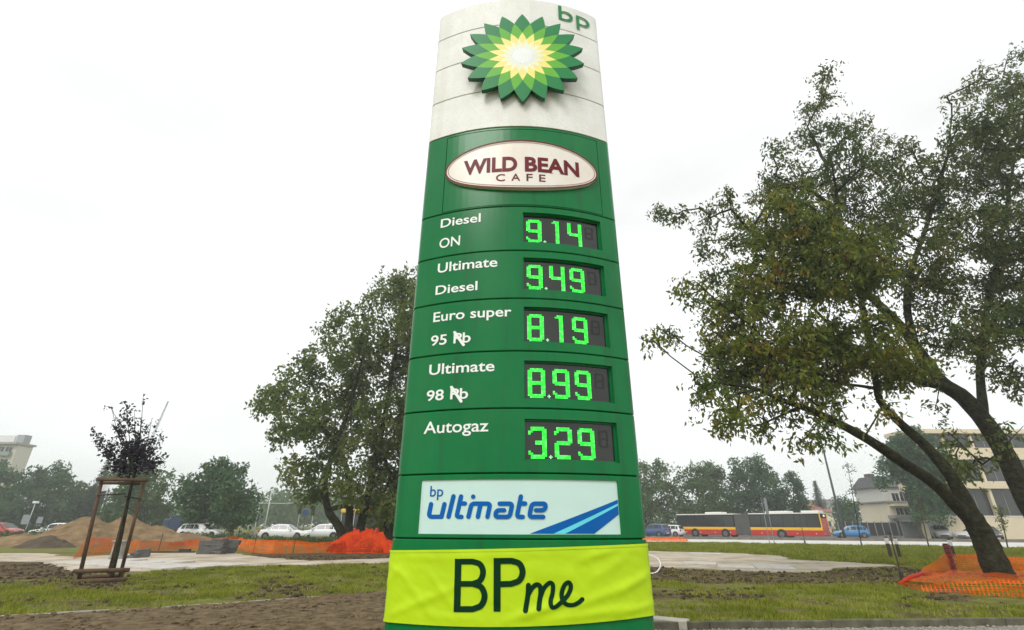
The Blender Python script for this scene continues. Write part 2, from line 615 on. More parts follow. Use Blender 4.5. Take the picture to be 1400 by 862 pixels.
M_edge = mat('emblem edge', (0.003, 0.085, 0.03), rough=0.45, var=0.1)

weather(M_white, (0.56, 0.51, 0.42), 0.25, 6.0)
weather(M_white, (0.56, 0.53, 0.47), 0.35, 60.0, 0.54, 0.64, 1.0)
weather(M_green, (0.02, 0.07, 0.03), 0.40, 10.0)
weather(M_green, (0.03, 0.20, 0.06), 0.25, 3.0, 0.45, 0.7, 0.5)
totem = thing('price_totem', 'tall green and white fuel price totem with curved front and sunburst emblem', 'price sign', (TX, Y_MID, 0))
zc = lambda y: S(712, y)[1]
Z_TOP = 1.5 + 6.345
ze = lambda y: CAMZ + (S(607, y)[1] - CAMZ)
# white cap: four bands, the joints read off at the left-hand edge
edge_h = lambda x, y: CAMZ + ray(x, y).z / ray(x, y).y * (Y_MID - 0.02)
ZW = [zc(173.5), edge_h(594, 148.5), edge_h(598.5, 103), edge_h(603, 62), Z_TOP]
ZG = [zc(y) for y in (173.5, 282.6, 343.0, 408.6, 480.6, 559.0, 648.0, 738.5)]
# the core
mb = MB()
usc = np.linspace(-S0, S0, 17).tolist()
lp = plan_loop(usc, -0.024)
lp = [(x, y) for (x, y) in plan_loop(usc, -0.06)]
lp2 = [(TX + (x - TX) * 1.032, y) for (x, y) in lp]
mb.prism(lp2, 0.0, Z_TOP - 0.02)
mb.build('core', M_core, totem)
for i in range(4):
    p = curved_panel('cap_panel', ZW[i] + (GAP / 2 if i else 0.012), ZW[i + 1] - (0.005 if i < 3 else 0), M_white, totem, bev=0.003)
mb = MB(); mb.prism(plan_loop(usc, -0.02), Z_TOP - 0.03, Z_TOP - 0.006); mb.build('cap_lid', M_white, totem)

# green panels
z0, z1 = ZG[1] + GAP / 2, ZG[0] - 0.004
zC = zm(600, 180, 6.087)
ua, zt = S(*zC(70, 66)); ub, zt2 = S(*zC(1312, 72))
zt = (zt + zt2) / 2
cafe_hole = (ua, ub, z0 + 0.012, zt)
p = curved_panel('cafe_panel', z0, z1, M_green, totem, holes=[cafe_hole], depth=0.03)
# inset plate of the cafe panel
mb = MB(); q = 25
uu = np.linspace(ua + 0.007, ub - 0.007, q)
mb.add([arc(u, z, o) for (z, o) in ((z0 + 0.02, -0.03), (z0 + 0.02, -0.001), (zt - 0.008, -0.001), (zt - 0.008, -0.03)) for u in uu],
       [(r * q + k, r * q + k + 1, (r + 1) * q + k + 1, (r + 1) * q + k) for r in range(3) for k in range(q - 1)])
inset = mb.build('inset_plate', M_green, totem)
# oval sign
ul, zl = S(*zC(65, 338)); ur, _ = S(*zC(1305, 338)); _, ztop = S(*zC(690, 88)); _, zbot = S(*zC(690, 492))
uc, zcc, ra, rb = (ul + ur) / 2, (ztop + zbot) / 2, (ur - ul) / 2, (ztop - zbot) / 2
def oval(a, b, n=96):
    return [(uc + a * math.cos(2 * math.pi * k / n), zcc + b * math.sin(2 * math.pi * k / n)) for k in range(n)]
def ring(o, i):
    n = len(o)
    return o + i, [(k, (k + 1) % n, n + (k + 1) % n, n + k) for k in range(n)]
mb = MB()
OV = oval(ra, rb); n = len(OV)
NS = 24
vs = []; fs = []
# body of the oval: strips along u so that it follows the curve
for k in range(NS + 1):
    t = -math.cos(math.pi * k / NS)
    h = rb * math.sqrt(max(0, 1 - t * t))
    u = uc + ra * t
    vs += [arc(u, zcc + h, 0.03), arc(u, zcc - h, 0.03), arc(u, zcc + h, -0.01), arc(u, zcc - h, -0.01)]
for k in range(NS):
    a, b = 4 * k, 4 * k + 4
    fs += [(a, a + 1, b + 1, b), (a, b, b + 2, a + 2), (a + 1, b + 1, b + 3, a + 3)]
mb.add(vs, fs)
ovalsign = mb.build('oval_sign', M_cream, totem)
V, F = ring(oval(ra * 1.0, rb * 1.0), oval(ra - 0.018, rb - 0.018)); decal('rim', V, F, M_maroon, ovalsign, 0.034)
V, F = ring(oval(ra - 0.034, rb - 0.034), oval(ra - 0.0395, rb - 0.0395)); decal('rim_line', V, F, M_maroon, ovalsign, 0.034)
zlet = lambda y: S(*zC(690, y), 0.03)[1]
def cafe_text(name, body, xa, xb, yb, yt, bold):
    ua_, ub_ = S(*zC(xa, yb), 0.03)[0], S(*zC(xb, yb), 0.03)[0]
    V, F = text2d(body, bold)
    V = np.array(V); x0, x1, y0, y1 = V[:, 0].min(), V[:, 0].max(), V[:, 1].min(), V[:, 1].max()
    V2 = [((x - x0) / (x1 - x0) * (ub_ - ua_) + ua_, (y - y0) / (y1 - y0) * (zlet(yt) - zlet(yb)) + zlet(yb)) for x, y in V]
    return decal(name, V2, F, M_maroon, ovalsign, 0.034)
cafe_text('name_lettering', 'WILD', 205, 652, 333, 211, 0.035)
cafe_text('name_lettering', 'BEAN', 716, 1166, 333, 211, 0.035)
for (c, xa, xb) in (('C', 475, 550), ('A', 603, 677), ('F', 729, 781), ('E', 835, 888)):
    cafe_text('small_letter', c, xa, xb, 411, 353, 0.006)
text_on('trademark', 'TM', zC(918, 367), zC(946, 368), zC(918, 357), M_maroon, ovalsign, off=0.034)

# five price panels with their displays and product names
DISP = [((717, 293), (824, 302.3), (825, 341.7), (717, 332.8)), ((716.7, 354.7), (827, 362), (829.5, 405), (716.4, 396.9)),
        ((716.2, 421.2), (831.5, 428.1), (833.5, 474), (716.2, 469)), ((715.7, 494.3), (836.5, 500), (838.5, 550.9), (715.7, 546.5)),
        ((715, 574), (841, 577.5), (843, 632), (715, 631.2))]
PRICES = ['9.14', '9.49', '8.19', '8.99', '3.29']
NAMES = [[('Diesel', (602.5, 312.4), (657, 307.0), (604, 300.6)), ('ON', (600.6, 340.6), (628.7, 338.3), (600.6, 327.6))],
         [('Ultimate', (598.3, 374.2), (680, 368.1), (598.3, 361.5)), ('Diesel', (595.4, 404.0), (652.6, 399.2), (596, 391.9))],
         [('Euro super', (592.4, 441.2), (699.2, 436.6), (593, 428.1)), ('95 Pb', (588.9, 473.7), (643.3, 470.5), (589.4, 460))],
         [('Ultimate', (586.6, 513.7), (676, 510.2), (586.8, 499.4)), ('98 Pb', (583.1, 549.1), (639.9, 545.9), (583.5, 534.8))],
         [('Autogaz', (579.3, 593.8), (667.7, 591.5), (579.5, 577.7))]]
SEGS = {'1': 'x', '2': 'abged', '3': 'abgcd', '4': 'fgbc', '8': 'abcdefg', '9': 'abcdfg'}
NCOL, NROW = 8, 16
def digit_dots(ch):
    D = set()
    if ch == '1':
        for r in range(NROW):
            D |= {(4, r), (5, r)}
        return D | {(3, NROW - 1), (3, NROW - 2), (2, NROW - 2)}
    s = SEGS[ch]
    mid = NROW // 2
    if 'a' in s: D |= {(c, r) for c in range(1, 7) for r in (14, 15)}
    if 'd' in s: D |= {(c, r) for c in range(1, 7) for r in (0, 1)}
    if 'g' in s: D |= {(c, r) for c in range(1 if ch != '3' else 3, 7) for r in (mid, mid - 1)}
    if 'f' in s: D |= {(c, r) for c in (0, 1) for r in range(mid, 15 if 'a' in s else 16)}
    if 'b' in s: D |= {(c, r) for c in (6, 7) for r in range(mid, 15 if 'a' in s else 16)}
    if 'e' in s: D |= {(c, r) for c in (0, 1) for r in range(1, mid)}
    if 'c' in s: D |= {(c, r) for c in (6, 7) for r in range(1 if 'd' in s else 0, mid)}
    if ch in '39': D |= {(0, 2), (1, 2), (0, 3)}
    if ch in '23': D |= {(0, 13), (1, 13), (0, 12)}
    return D
mean_u0 = np.mean([S(*d[0])[0] for d in DISP] + [S(*d[3])[0] for d in DISP]); mean_u1 = np.mean([S(*d[1])[0] for d in DISP] + [S(*d[2])[0] for d in DISP])
for i in range(5):
    d = DISP[i]
    zt_ = (S(*d[0])[1] + S(*d[1])[1]) / 2; zb_ = (S(*d[2])[1] + S(*d[3])[1]) / 2
    hole = (round(mean_u0, 5), round(mean_u1, 5), round(zb_, 5), round(zt_, 5))
    pan = curved_panel('price_panel', ZG[i + 2] + GAP / 2, ZG[i + 1] - 0.0, M_green, totem, holes=[hole], depth=0.045)
    for (body, lb, rb_, ct) in NAMES[i]:
        t = text_on('product_name', body, lb, rb_, ct, M_lt, pan, bold=0.014 if body not in ('ON', 'Autogaz') else 0.010)
        if 'Pb' in body:       # the lead symbol is struck out
            zt3 = zm(530, 400, 3.447)
            base = [(317, 190), (358, 248)] if body[1] == '5' else [(302, 448), (347, 514)]
            strokes_on('strike_out', [base], 14, zt3, M_lt, pan, off=0.0055)
    # the display: black glass set back in the opening, inner frame, diodes
    mb = MB(); q = 9
    uu = np.linspace(hole[0] - 0.005, hole[1] + 0.005, q)
    mb.add([arc(u, z, -0.046) for z in (hole[2] - 0.005, hole[3] + 0.005) for u in uu], [(k, k + 1, q + k + 1, q + k) for k in range(q - 1)])
    disp = mb.build('price_display', M_glass, totem)
    fw_ = 0.014
    mb = MB(); uu2 = np.linspace(hole[0], hole[1], q)
    for (za, zb2) in ((hole[2] + 0.0, hole[2] + fw_), (hole[3] - fw_, hole[3])):
        mb.add([arc(u, z, o) for (z, o) in ((za, -0.045), (za, -0.03), (zb2, -0.03), (zb2, -0.045)) for u in uu2],
               [(r * q + k, r * q + k + 1, (r + 1) * q + k + 1, (r + 1) * q + k) for r in range(3) for k in range(q - 1)])
    for (a, b) in ((hole[0], hole[0] + fw_ * 0.6), (hole[1] - fw_ * 1.3, hole[1])):
        mb.add([arc(a, hole[2], -0.045), arc(a, hole[2], -0.029), arc(b, hole[2], -0.029), arc(b, hole[2], -0.045),
                arc(a, hole[3], -0.045), arc(a, hole[3], -0.029), arc(b, hole[3], -0.029), arc(b, hole[3], -0.045)],
               [(0, 1, 5, 4), (1, 2, 6, 5), (2, 3, 7, 6)])
    mb.build('display_frame', M_green, disp)
    wd = hole[1] - hole[0]; hh = hole[3] - hole[2]
    hz0 = hole[2] + hh * 0.055; hz1 = hole[3] - hh * 0.17
    chars = PRICES[i].replace('.', '')
    slots = [(0.04, 0.23), (0.31, 0.50), (0.56, 0.75)]
    for ch, (a, b) in zip(chars, slots):
        mb = MB()
        ua_, ub_ = hole[0] + a * wd, hole[0] + b * wd
        du = (ub_ - ua_) / NCOL; dz = (hz1 - hz0) / NROW
        for (c, r) in digit_dots(ch):
            x0 = ua_ + c * du + du * 0.04; x1 = x0 + du * 0.92; y0 = hz0 + r * dz + dz * 0.04; y1 = y0 + dz * 0.92
            mb.add([arc(x0, y0, -0.041), arc(x1, y0, -0.041), arc(x1, y1, -0.041), arc(x0, y1, -0.041)], [(0, 1, 2, 3)])
        mb.build('digit', M_led, disp)
    mb = MB()
    cu_, cz_ = hole[0] + 0.268 * wd, hz0 + 0.045 * hh
    for (a, b) in ((0, 0), (1, 0), (-1, 0), (0, 1), (0, -1)):
        x0 = cu_ + a * 0.0105; y0 = cz_ + b * 0.0105
        mb.add([arc(x0 - .0045, y0 - .0045, -0.041), arc(x0 + .0045, y0 - .0045, -0.041), arc(x0 + .0045, y0 + .0045, -0.041), arc(x0 - .0045, y0 + .0045, -0.041)], [(0, 1, 2, 3)])
    mb.build('decimal_point', mat('pale diodes', (0.3, 0.6, 0.35), var=0, emit=(0.35, 1, 0.5), estr=0.7), disp)
    # the fourth place stays dark: half-size raised figure, only its unlit dots
    mb = MB()
    ua_ = hole[0] + 0.80 * wd; du = 0.12 * wd / NCOL; dz = (hz1 - hz0) * 0.55 / NROW
    for (c, r) in digit_dots('8'):
        x0 = ua_ + c * du; y0 = hz0 + (hz1 - hz0) * 0.42 + r * dz
        mb.add([arc(x0, y0, -0.0435), arc(x0 + du * .7, y0, -0.0435), arc(x0 + du * .7, y0 + dz * .7, -0.0435), arc(x0, y0 + dz * .7, -0.0435)], [(0, 1, 2, 3)])
    mb.build('unlit_digit', M_ghost, disp)

# panel with the pale blue-lettered sign
zA = zm(560, 640, 4.667)
a0, b0 = S(*zA(78, 86)); a1, b1 = S(*zA(1325, 86)); a2, b2 = S(*zA(55, 417)); a3, b3 = S(*zA(1345, 418))
su0, su1, sz0, sz1 = (a0 + a2) / 2, (a1 + a3) / 2, (b2 + b3) / 2, (b0 + b1) / 2
hole = (round(su0 - 0.006, 5), round(su1 + 0.006, 5), round(sz0 - 0.006, 5), round(sz1 + 0.006, 5))
curved_panel('lower_panel', ZG[7] + GAP / 2, ZG[6] - 0.0, M_green, totem, holes=[hole], depth=0.03)
mb = MB(); q = 25; uu = np.linspace(su0 - 0.012, su1 + 0.012, q)
mb.add([arc(u, z, -0.012) for z in (sz0 - 0.012, sz1 + 0.012) for u in uu], [(k, k + 1, q + k + 1, q + k) for k in range(q - 1)])
pale = mb.build('pale_sign', M_pale, totem)
clampz = lambda x, y: (min(max(S(x, y, -0.012)[0], su0), su1), min(max(S(x, y, -0.012)[1], sz0), sz1))
for nm, pl, m in (('stripe', [(766, 420), (1329, 203), (1331, 227), (918, 420)], M_blue), ('stripe', [(918, 420), (1331, 227), (1332, 241), (992, 420)], M_cyan),
                  ('stripe', [(992, 420), (1332, 241), (1337, 297), (1178, 420)], M_blue)):
    decal(nm, [clampz(*zA(*p)) for p in pl], [(0, 1, 2, 3)], m, pale, off=-0.009)
UL = [rounded([(138, 231), (122, 312), (204, 312)], 22), [(223, 231), (204, 312)], [(281, 181), (249, 312)],
      rounded([(329, 182), (300, 312), (332, 312)], 20), [(325, 227), (354, 227)],
      rounded([(376, 312), (396, 228), (515, 228), (497, 312)], 20), [(454, 228), (436, 312)], [(406, 184), (406.5, 183)],
      rounded([(575, 228), (656, 228), (638, 312), (545, 312), (555, 270), (604, 270)], 20),
      rounded([(710, 182), (684, 312), (722, 312)], 20), [(706, 227), (737, 227)],
      rounded([(852, 312), (762, 312), (780, 228), (870, 228), (862, 270), (806, 270)], 22)]
strokes_on('brand_lettering', UL, 28, zA, M_blue, pale, off=-0.009, conv=lambda x, y: S(x, y, -0.012))
text_on('small_lettering', 'bp', zA(130, 183), zA(214, 183), zA(130, 113), M_blue, pale, off=-0.009, bold=0.006, refh=CAPH * 1.04, conv=lambda x, y: S(x, y, -0.012))

# base panel under the seam, down to the plinth
curved_panel('base_panel', 0.12, ZG[7] - 0.0, M_green, totem)
mb = MB(); mb.prism(plan_loop(usc, 0.12), -0.05, 0.11); mb.build('plinth', mat('plinth concrete', (0.3, 0.29, 0.27), rough=0.85, bump=0.3), totem)

# letters beside the emblem
z1_ = zm(560, 0, 4.31)
text_on('cap_lettering', 'bp', z1_(877, 117), z1_(1057, 140), z1_(877, 35), M_p1, totem, off=0.012, bold=0.0, refh=CAPH * 1.04)

# ---- sunburst emblem: eighteen points, four rings of petals
EY = TY - 0.070
def EP(x, y):
    d = ray(*z1_(x, y)); t = EY / d.y
    return d.x * t, CAMZ + d.z * t
_, et = EP(664, 82); _, eb = EP(662, 606); el_, _ = EP(310, 350); er_, _ = EP(1021, 350)
ECX, ECZ, ER = (el_ + er_) / 2, (et + eb) / 2, ((er_ - el_) / 2 / math.cos(rad(10)) * 0.5 + (et - eb) / 2 * 0.5)
WR = [(0.0, 1.0), (10.0, 0.765), (20.0, 0.545), (30.0, 0.385), (40.0, 0.265), (55, 0.15), (90, 0.0)]
def r_of_w(w):
    return float(np.interp(w, [a for a, b in WR], [b for a, b in WR]))
def petal_edge(w0, w1, phi, sgn, n=4):
    """points of one side between overlap widths w0 and w1"""
    return [(r_of_w(w0 + (w1 - w0) * k / n), phi, sgn, w0 + (w1 - w0) * k / n) for k in range(n + 1)]
def E3(r, deg, y):
    a = rad(90 - deg)
    return (ECX + ER * r * math.cos(a), y, ECZ + ER * r * math.sin(a))
def smooth_r(w):
    # smooth monotone curve through the table
    ws = [a for a, b in WR]; rs = [b for a, b in WR]
    for i in range(len(ws) - 1):
        if ws[i] <= w <= ws[i + 1]:
            h = ws[i + 1] - ws[i]; t = (w - ws[i]) / h
            m = []
            for j in (i, i + 1):
                if j == 0: s_ = (rs[1] - rs[0]) / (ws[1] - ws[0])
                elif j == len(ws) - 1: s_ = (rs[-1] - rs[-2]) / (ws[-1] - ws[-2])
                else: s_ = (rs[j + 1] - rs[j - 1]) / (ws[j + 1] - ws[j - 1])
                m.append(s_)
            return (2 * t ** 3 - 3 * t ** 2 + 1) * rs[i] + (t ** 3 - 2 * t ** 2 + t) * h * m[0] + (-2 * t ** 3 + 3 * t ** 2) * rs[i + 1] + (t ** 3 - t ** 2) * h * m[1]
    return 0.0
# backing with the zigzag outline
out = []
for k in range(18):
    ph = 20 * k
    for w in (0, 2.5, 5, 7.5):
        out.append((smooth_r(w), ph + w))
    for w in (10, 7.5, 5, 2.5):
        out.append((smooth_r(w), ph + 20 - w))
mb = MB()
n = len(out)
fr = [E3(r, a, EY) for r, a in out]; bk = [E3(r * 0.985, a, EY + 0.056) for r, a in out]
ci = 2 * n
mb.add(fr + bk + [E3(0, 0, EY), E3(0, 0, EY + 0.056)],
       [(k, (k + 1) % n, n + (k + 1) % n, n + k) for k in range(n)] + [(k, (k + 1) % n, ci) for k in range(n)] + [(n + k, n + (k + 1) % n, ci + 1) for k in range(n)])
emblem = mb.build('emblem', M_edge, totem)
mb = MB(); mb.box(ECX - 0.2, ECX + 0.2, EY + 0.054, TY + 0.12, ECZ - 0.2, ECZ + 0.2); mb.build('bracket', M_core, totem)
def cell(ph, w0, wm, w1, ins):
    L = [(w, ph) for w in ()]
    right = [(smooth_r(w), ph + (w - w0)) for w in np.linspace(w0, wm, 6)]
    right2 = [(smooth_r(w), ph + (w1 - w)) for w in np.linspace(wm, w1, 6)][1:]
    r = right + right2
    l = [(a, 2 * ph - b) for (a, b) in reversed(r[1:-1])]
    return r + l
for ring_i, (w0, m, yo) in enumerate(((0, M_p1, -0.003), (10, M_p2, -0.0034), (20, M_p3, -0.0038), (30, M_p5, -0.0042))):
    for k in range(18):
        ph = 20 * k + (10 if ring_i % 2 else 0)
        c = cell(ph, w0, w0 + 10, w0 + 20, 0)
        mb = MB(); mb.add([E3(r, a, EY + yo) for r, a in c], [tuple(range(len(c)))])
        mb.build('petal', m, emblem)
for k in range(18):
    c = cell(20 * k, 40, 50, 60, 0)
    mb = MB(); mb.add([E3(r, a, EY - 0.0046) for r, a in c], [tuple(range(len(c)))])
    mb.build('petal', M_p4b, emblem)
mb = MB(); mb.add([E3(0.172, a, EY - 0.005) for a in range(0, 360, 10)], [tuple(range(36))]); mb.build('emblem_centre', M_p4, emblem)

# ---- the lime banner wrapped round the foot
M_lime = mat('lime banner cloth', (0.49, 0.70, 0.010), rough=0.42, var=0.04, scale=3, spec=0.25)
M_dkgreen = mat('dark green print', (0.0, 0.030, 0.009), rough=0.5, var=0.05, spec=0.12)
zB4 = zm(510, 630, 3.5)
_, btl = S(*zB4(120, 429)); _, btr = S(*zB4(1270, 398)); _, bbl = S(*zB4(100, 774)); _, bbr = S(*zB4(1290, 745)); _, bbm = S(*zB4(700, 768))
SB = S0 + END_R * 1.75
def ban_z(s, t):
    k = (s + S0) / (2 * S0)
    k = min(1.08, max(-0.08, k))
    top = btl + (btr - btl) * k
    bot = bbl + (bbr - bbl) * k
    bot += -0.012 * math.sin(math.pi * min(1, max(0, k)))
    return bot + (top - bot) * t
FOLDS = [(-0.92, 0.05, -0.35, 0.55, 0.012, 0.030), (-0.60, 0.70, -0.42, 0.25, 0.010, 0.03), (-0.78, 0.62, -0.55, 0.12, 0.009, 0.03), (-0.70, 0.12, -0.2, 0.05, 0.009, 0.03),
         (-0.15, 0.02, 0.35, 0.33, 0.020, 0.03), (0.10, 0.05, 0.75, 0.13, 0.022, 0.028), (0.30, 0.18, 0.88, 0.55, 0.014, 0.03), (0.36, 0.80, 0.62, 0.93, 0.012, 0.028),
         (0.45, 0.55, 0.75, 0.85, 0.010, 0.04), (0.60, 0.3, 0.95, 0.62, 0.011, 0.03), (-1.0, 0.9, -0.75, 0.60, 0.012, 0.025), (-0.98, 0.45, -0.8, 0.75, 0.010, 0.03),
         (0.55, 0.02, 0.98, 0.18, 0.016, 0.025), (-0.45, 0.92, 0.3, 0.95, 0.008, 0.03), (-0.9, 0.93, -0.4, 0.90, 0.008, 0.03), (0.3, 0.93, 1.0, 0.95, 0.009, 0.03), (0.02, 0.72, 0.40, 0.60, 0.007, 0.05)]
def wrinkle(s, t):
    x = s / SB; z = t
    w = 0.0
    for (x0, t0, x1, t1, amp, wid) in FOLDS:
        dx, dt = (x1 - x0), (t1 - t0) * 0.28
        L2 = dx * dx + dt * dt
        px_, pt_ = x - x0, (z - t0) * 0.28
        q = max(0.0, min(1.0, (px_ * dx + pt_ * dt) / L2))
        dist = math.hypot(px_ - q * dx, pt_ - q * dt)
        w += amp * 0.62 * math.sin(math.pi * (0.12 + 0.76 * q)) * math.exp(-(dist / wid) ** 2 * 2.2)
    w *= 0.25 + 0.75 * min(1.0, z * 6) * min(1.0, (1 - z) * 8)
    w += 0.007 * float(fbm(x * 5 + 20, z * 2.2 + 5, 3)) + 0.0055 * float(fbm(x * 19 + 3 + z * 6, z * 8, 3))
    return w
def ban_pt(s, t, off=0.0):
    x, y = perim(s, 0.007 + wrinkle(s, t) * (1 if abs(s) < S0 else 0.6) + off)
    return (x, y, ban_z(s, t))
banner = thing('banner', 'lime yellow cloth banner with dark green lettering wrapped round the foot of the totem', 'banner', (TX, TY, ban_z(0, 0)))
NU, NV = 190, 46
V = [ban_pt(-SB + 2 * SB * i / NU, j / NV) for j in range(NV + 1) for i in range(NU + 1)]
F = [(j * (NU + 1) + i, j * (NU + 1) + i + 1, (j + 1) * (NU + 1) + i + 1, (j + 1) * (NU + 1) + i) for j in range(NV) for i in range(NU)]
cloth = np_mesh('cloth', V, F, M_lime, banner, smooth=True)
md = cloth.modifiers.new('thick', 'SOLIDIFY'); md.thickness = 0.002; md.offset = -1
def ban_fn(u, z, off):
    t = (z - ban_z(u, 0)) / (ban_z(u, 1) - ban_z(u, 0))
    return ban_pt(u, t, off)
zB = zm(600, 750, 6.364)
def dens(p, n=10):
    P = [np.array(q, float) for q in p]; out_ = []
    for a, b in zip(P[:-1], P[1:]):
        out_ += [a + (b - a) * k / n for k in range(n)]
    return out_ + [P[-1]]
def bow(pts, n=5):
    return catmull(pts, n)
def fine(pts):
    out_ = [pts[0]]
    for a, b in zip(pts[:-1], pts[1:]):
        a = np.array(a, float); b = np.array(b, float)
        k = max(1, int(np.linalg.norm(b - a) / 8))
        out_ += [a + (b - a) * (j + 1) / k for j in range(k)]
    return out_
B1 = fine([(197, 114), (300, 114)]) + bow([(300, 114), (362, 138), (388, 205), (362, 278), (298, 307)])[1:] + fine([(298, 307), (197, 307)])[1:]
B2 = fine([(305, 307)]) + bow([(305, 307), (372, 336), (401, 412), (372, 492), (300, 526)])[1:] + fine([(300, 526), (192, 526)])[1:]
P1 = fine([(536, 108), (636, 107)]) + bow([(636, 107), (702, 134), (728, 206), (700, 276), (630, 306)])[1:] + fine([(630, 306), (538, 309)])[1:]
BL = [(fine([(174, 90), (163, 552)]), 57), (B1, 50), (B2, 52), (fine([(509, 83), (508, 547)]), 60), (P1, 52)]
ME = [(fine(catmull([(778, 318), (774, 400), (752, 538)], 6)), 43),
      (catmull([(776, 400), (808, 345), (848, 314), (878, 330), (884, 385), (872, 470), (866, 522)], 6), 42),
      (catmull([(882, 420), (912, 345), (960, 298), (988, 318), (986, 385), (968, 460), (978, 504), (1010, 506), (1062, 462), (1118, 400), (1143, 335), (1124, 294), (1090, 316), (1066, 380), (1068, 440), (1102, 482), (1158, 490), (1208, 468), (1240, 440)], 6), 38)]
lt = strokes_on('large_lettering', BL, 50, zB, M_dkgreen, banner, off=0.004, fn=ban_fn, caps=False)
strokes_on('script_lettering', ME, 40, zB, M_dkgreen, banner, off=0.004, fn=ban_fn)
for (t0, t1) in ((0.0, 0.035), (0.965, 1.0)):
    V = [ban_pt(-SB + 2 * SB * i / NU, t, 0.0035) for t in (t0, (t0 + t1) / 2, t1) for i in range(NU + 1)]
    F = [(j * (NU + 1) + i, j * (NU + 1) + i + 1, (j + 1) * (NU + 1) + i + 1, (j + 1) * (NU + 1) + i) for j in range(2) for i in range(NU)]
    np_mesh('hem', V, F, M_lime, banner, smooth=True)
M_cord = mat('black cord', (0.015, 0.015, 0.015), rough=0.8, var=0)
for sg in (-1, 1):
    for t in np.linspace(0.06, 0.94, 8):
        p = Vector(ban_pt(sg * (SB - 0.03), t, 0.004))
        q = Vector((TX + sg * 1.0, Y_MID + 0.14, p.z))
        MB().tube([p, p + Vector((sg * 0.012, 0.02, 0)), q], 0.006, 6).build('lace', M_cord, banner)

# ================================================================== the ground and what is laid on it
def gp(pts, z=0.0):
    return [G(x, y, z) for (x, y) in pts]
def structure(o):
    o['kind'] = 'structure'
    return o
def sheet(name, poly, z, m, parent=None):
    """flat sheet with a thin edge"""
    mb = MB()
    mb.prism([(p[0], p[1]) for p in poly], z - 0.06, z)
    o = mb.build(name, m, parent)
    if parent is None:
        structure(o)
    return o

SOIL_L = gp([(-500, 758), (60, 759), (98, 768), (110, 783), (190, 789), (150, 797), (60, 792), (-60, 800), (-500, 796)])
SOIL_R = gp([(850, 774), (906, 777), (1047, 784), (1170, 778), (1240, 777), (1330, 786), (1250, 800), (1120, 800), (1000, 797), (850, 792)])
SOIL_M = gp([(330, 752), (540, 750), (600, 758), (600, 764), (420, 767), (350, 762)])
PATH_EDGE = [(-900, 870), (-400, 858), (0, 843.5), (150, 836), (300, 827), (440, 816), (520, 809), (640, 800), (760, 800), (880, 838)]
FRONT = [G(x, y) for (x, y) in PATH_EDGE]
front_poly = [(p.x, p.y) for p in FRONT] + [(G(880, 861).x, G(880, 861).y), (3.2, -6), (-40, -6)]
KERB_A, KERB_B = G(884, 862), G(1900, 850)
gravel_poly = [(3.2, -6), (G(880, 861.5).x, G(880, 861.5).y), (KERB_B.x, KERB_B.y), (60, -6)]

gx = np.concatenate([np.arange(-34, 34.01, 0.2)]); gy = np.concatenate([np.arange(3, 30.01, 0.18)])
XX, YY = np.meshgrid(gx, gy)
def soilness(x, y):
    s = np.zeros(np.shape(x))
    jx = x + (fbm(x * 0.9, y * 0.9) - 0.45) * 1.6; jy = y + (fbm(x * 0.9 + 40, y * 0.9) - 0.45) * 1.8
    for P in (SOIL_L, SOIL_R, SOIL_M):
        s = np.maximum(s, inpoly(jx, jy, P).astype(float))
    n = fbm(x * 0.55 + 7, y * 0.8 + 3, 4)
    s = np.maximum(s, np.clip((n - 0.56) * 14, 0, 1) * 0.9)
    n = fbm(x * 1.9 + 31, y * 2.6 + 13, 4)
    s = np.maximum(s, np.clip((n - 0.57) * 12, 0, 1) * 0.95)
    return s
def flatness(x, y):
    """1 where built surfaces lie, so the lumps stay under them"""
    e = np.minimum(np.minimum(x + 34, 34 - x), np.minimum(y - 3, 30 - y))
    f = np.clip(e / 1.0, 0, 1)
    fr = inpoly(x, y, front_poly) | inpoly(x, y, gravel_poly)
    return f * np.where(fr, 0.0, 1.0)
SOIL = soilness(XX, YY)
HH = (fbm(XX * 1.1, YY * 1.1, 4) - 0.47) * 0.10 + SOIL * (fbm(XX * 3.1 + 9, YY * 3.1, 4) - 0.40) * 0.11
PAD_L = gp([(-500, 757), (60, 757.5), (100, 763), (200, 757), (320, 757), (350, 762), (420, 768), (533, 764.5), (600, 764), (600, 772), (533, 771), (300, 776), (240, 780), (206, 783), (100, 783), (66, 769), (-500, 770)])
PAD_R = gp([(850, 753.5), (1007, 757.5), (1066, 761), (1083, 766), (1164, 770.5), (1225, 774), (1170, 776.5), (1112, 783), (1047, 783.5), (948, 778.5), (906, 776.5), (850, 772)])
pad = inpoly(XX, YY, PAD_L) | inpoly(XX, YY, PAD_R)
HH = np.where(pad, np.minimum(HH, 0.0) * 0.3, HH) * flatness(XX, YY)
ny_, nx_ = XX.shape
V = np.stack([XX.ravel(), YY.ravel(), HH.ravel()], 1)
ii = np.arange(ny_ * nx_).reshape(ny_, nx_)
F = np.stack([ii[:-1, :-1].ravel(), ii[:-1, 1:].ravel(), ii[1:, 1:].ravel(), ii[1:, :-1].ravel()], 1)
x0, x1, y0, y1 = gx[0], gx[-1], gy[0], gy[-1]
B = 420
corner = len(V)
V = np.vstack([V, [(-B, -B, 0), (B, -B, 0), (B, B, 0), (-B, B, 0)]])
c00, c10, c11, c01 = ii[0, 0], ii[0, -1], ii[-1, -1], ii[-1, 0]
F = np.vstack([F, [(corner, corner + 1, c10, c00), (corner + 1, corner + 2, c11, c10), (corner + 2, corner + 3, c01, c11), (corner + 3, corner, c00, c01)]])
gm = bpy.data.materials.new('turf and soil'); gm.use_nodes = True
nt = gm.node_tree; bs = nt.nodes['Principled BSDF']; bs.inputs['Roughness'].default_value = 0.95; bs.inputs['Specular IOR Level'].default_value = 0.15
tc = nt.nodes.new('ShaderNodeTexCoord')
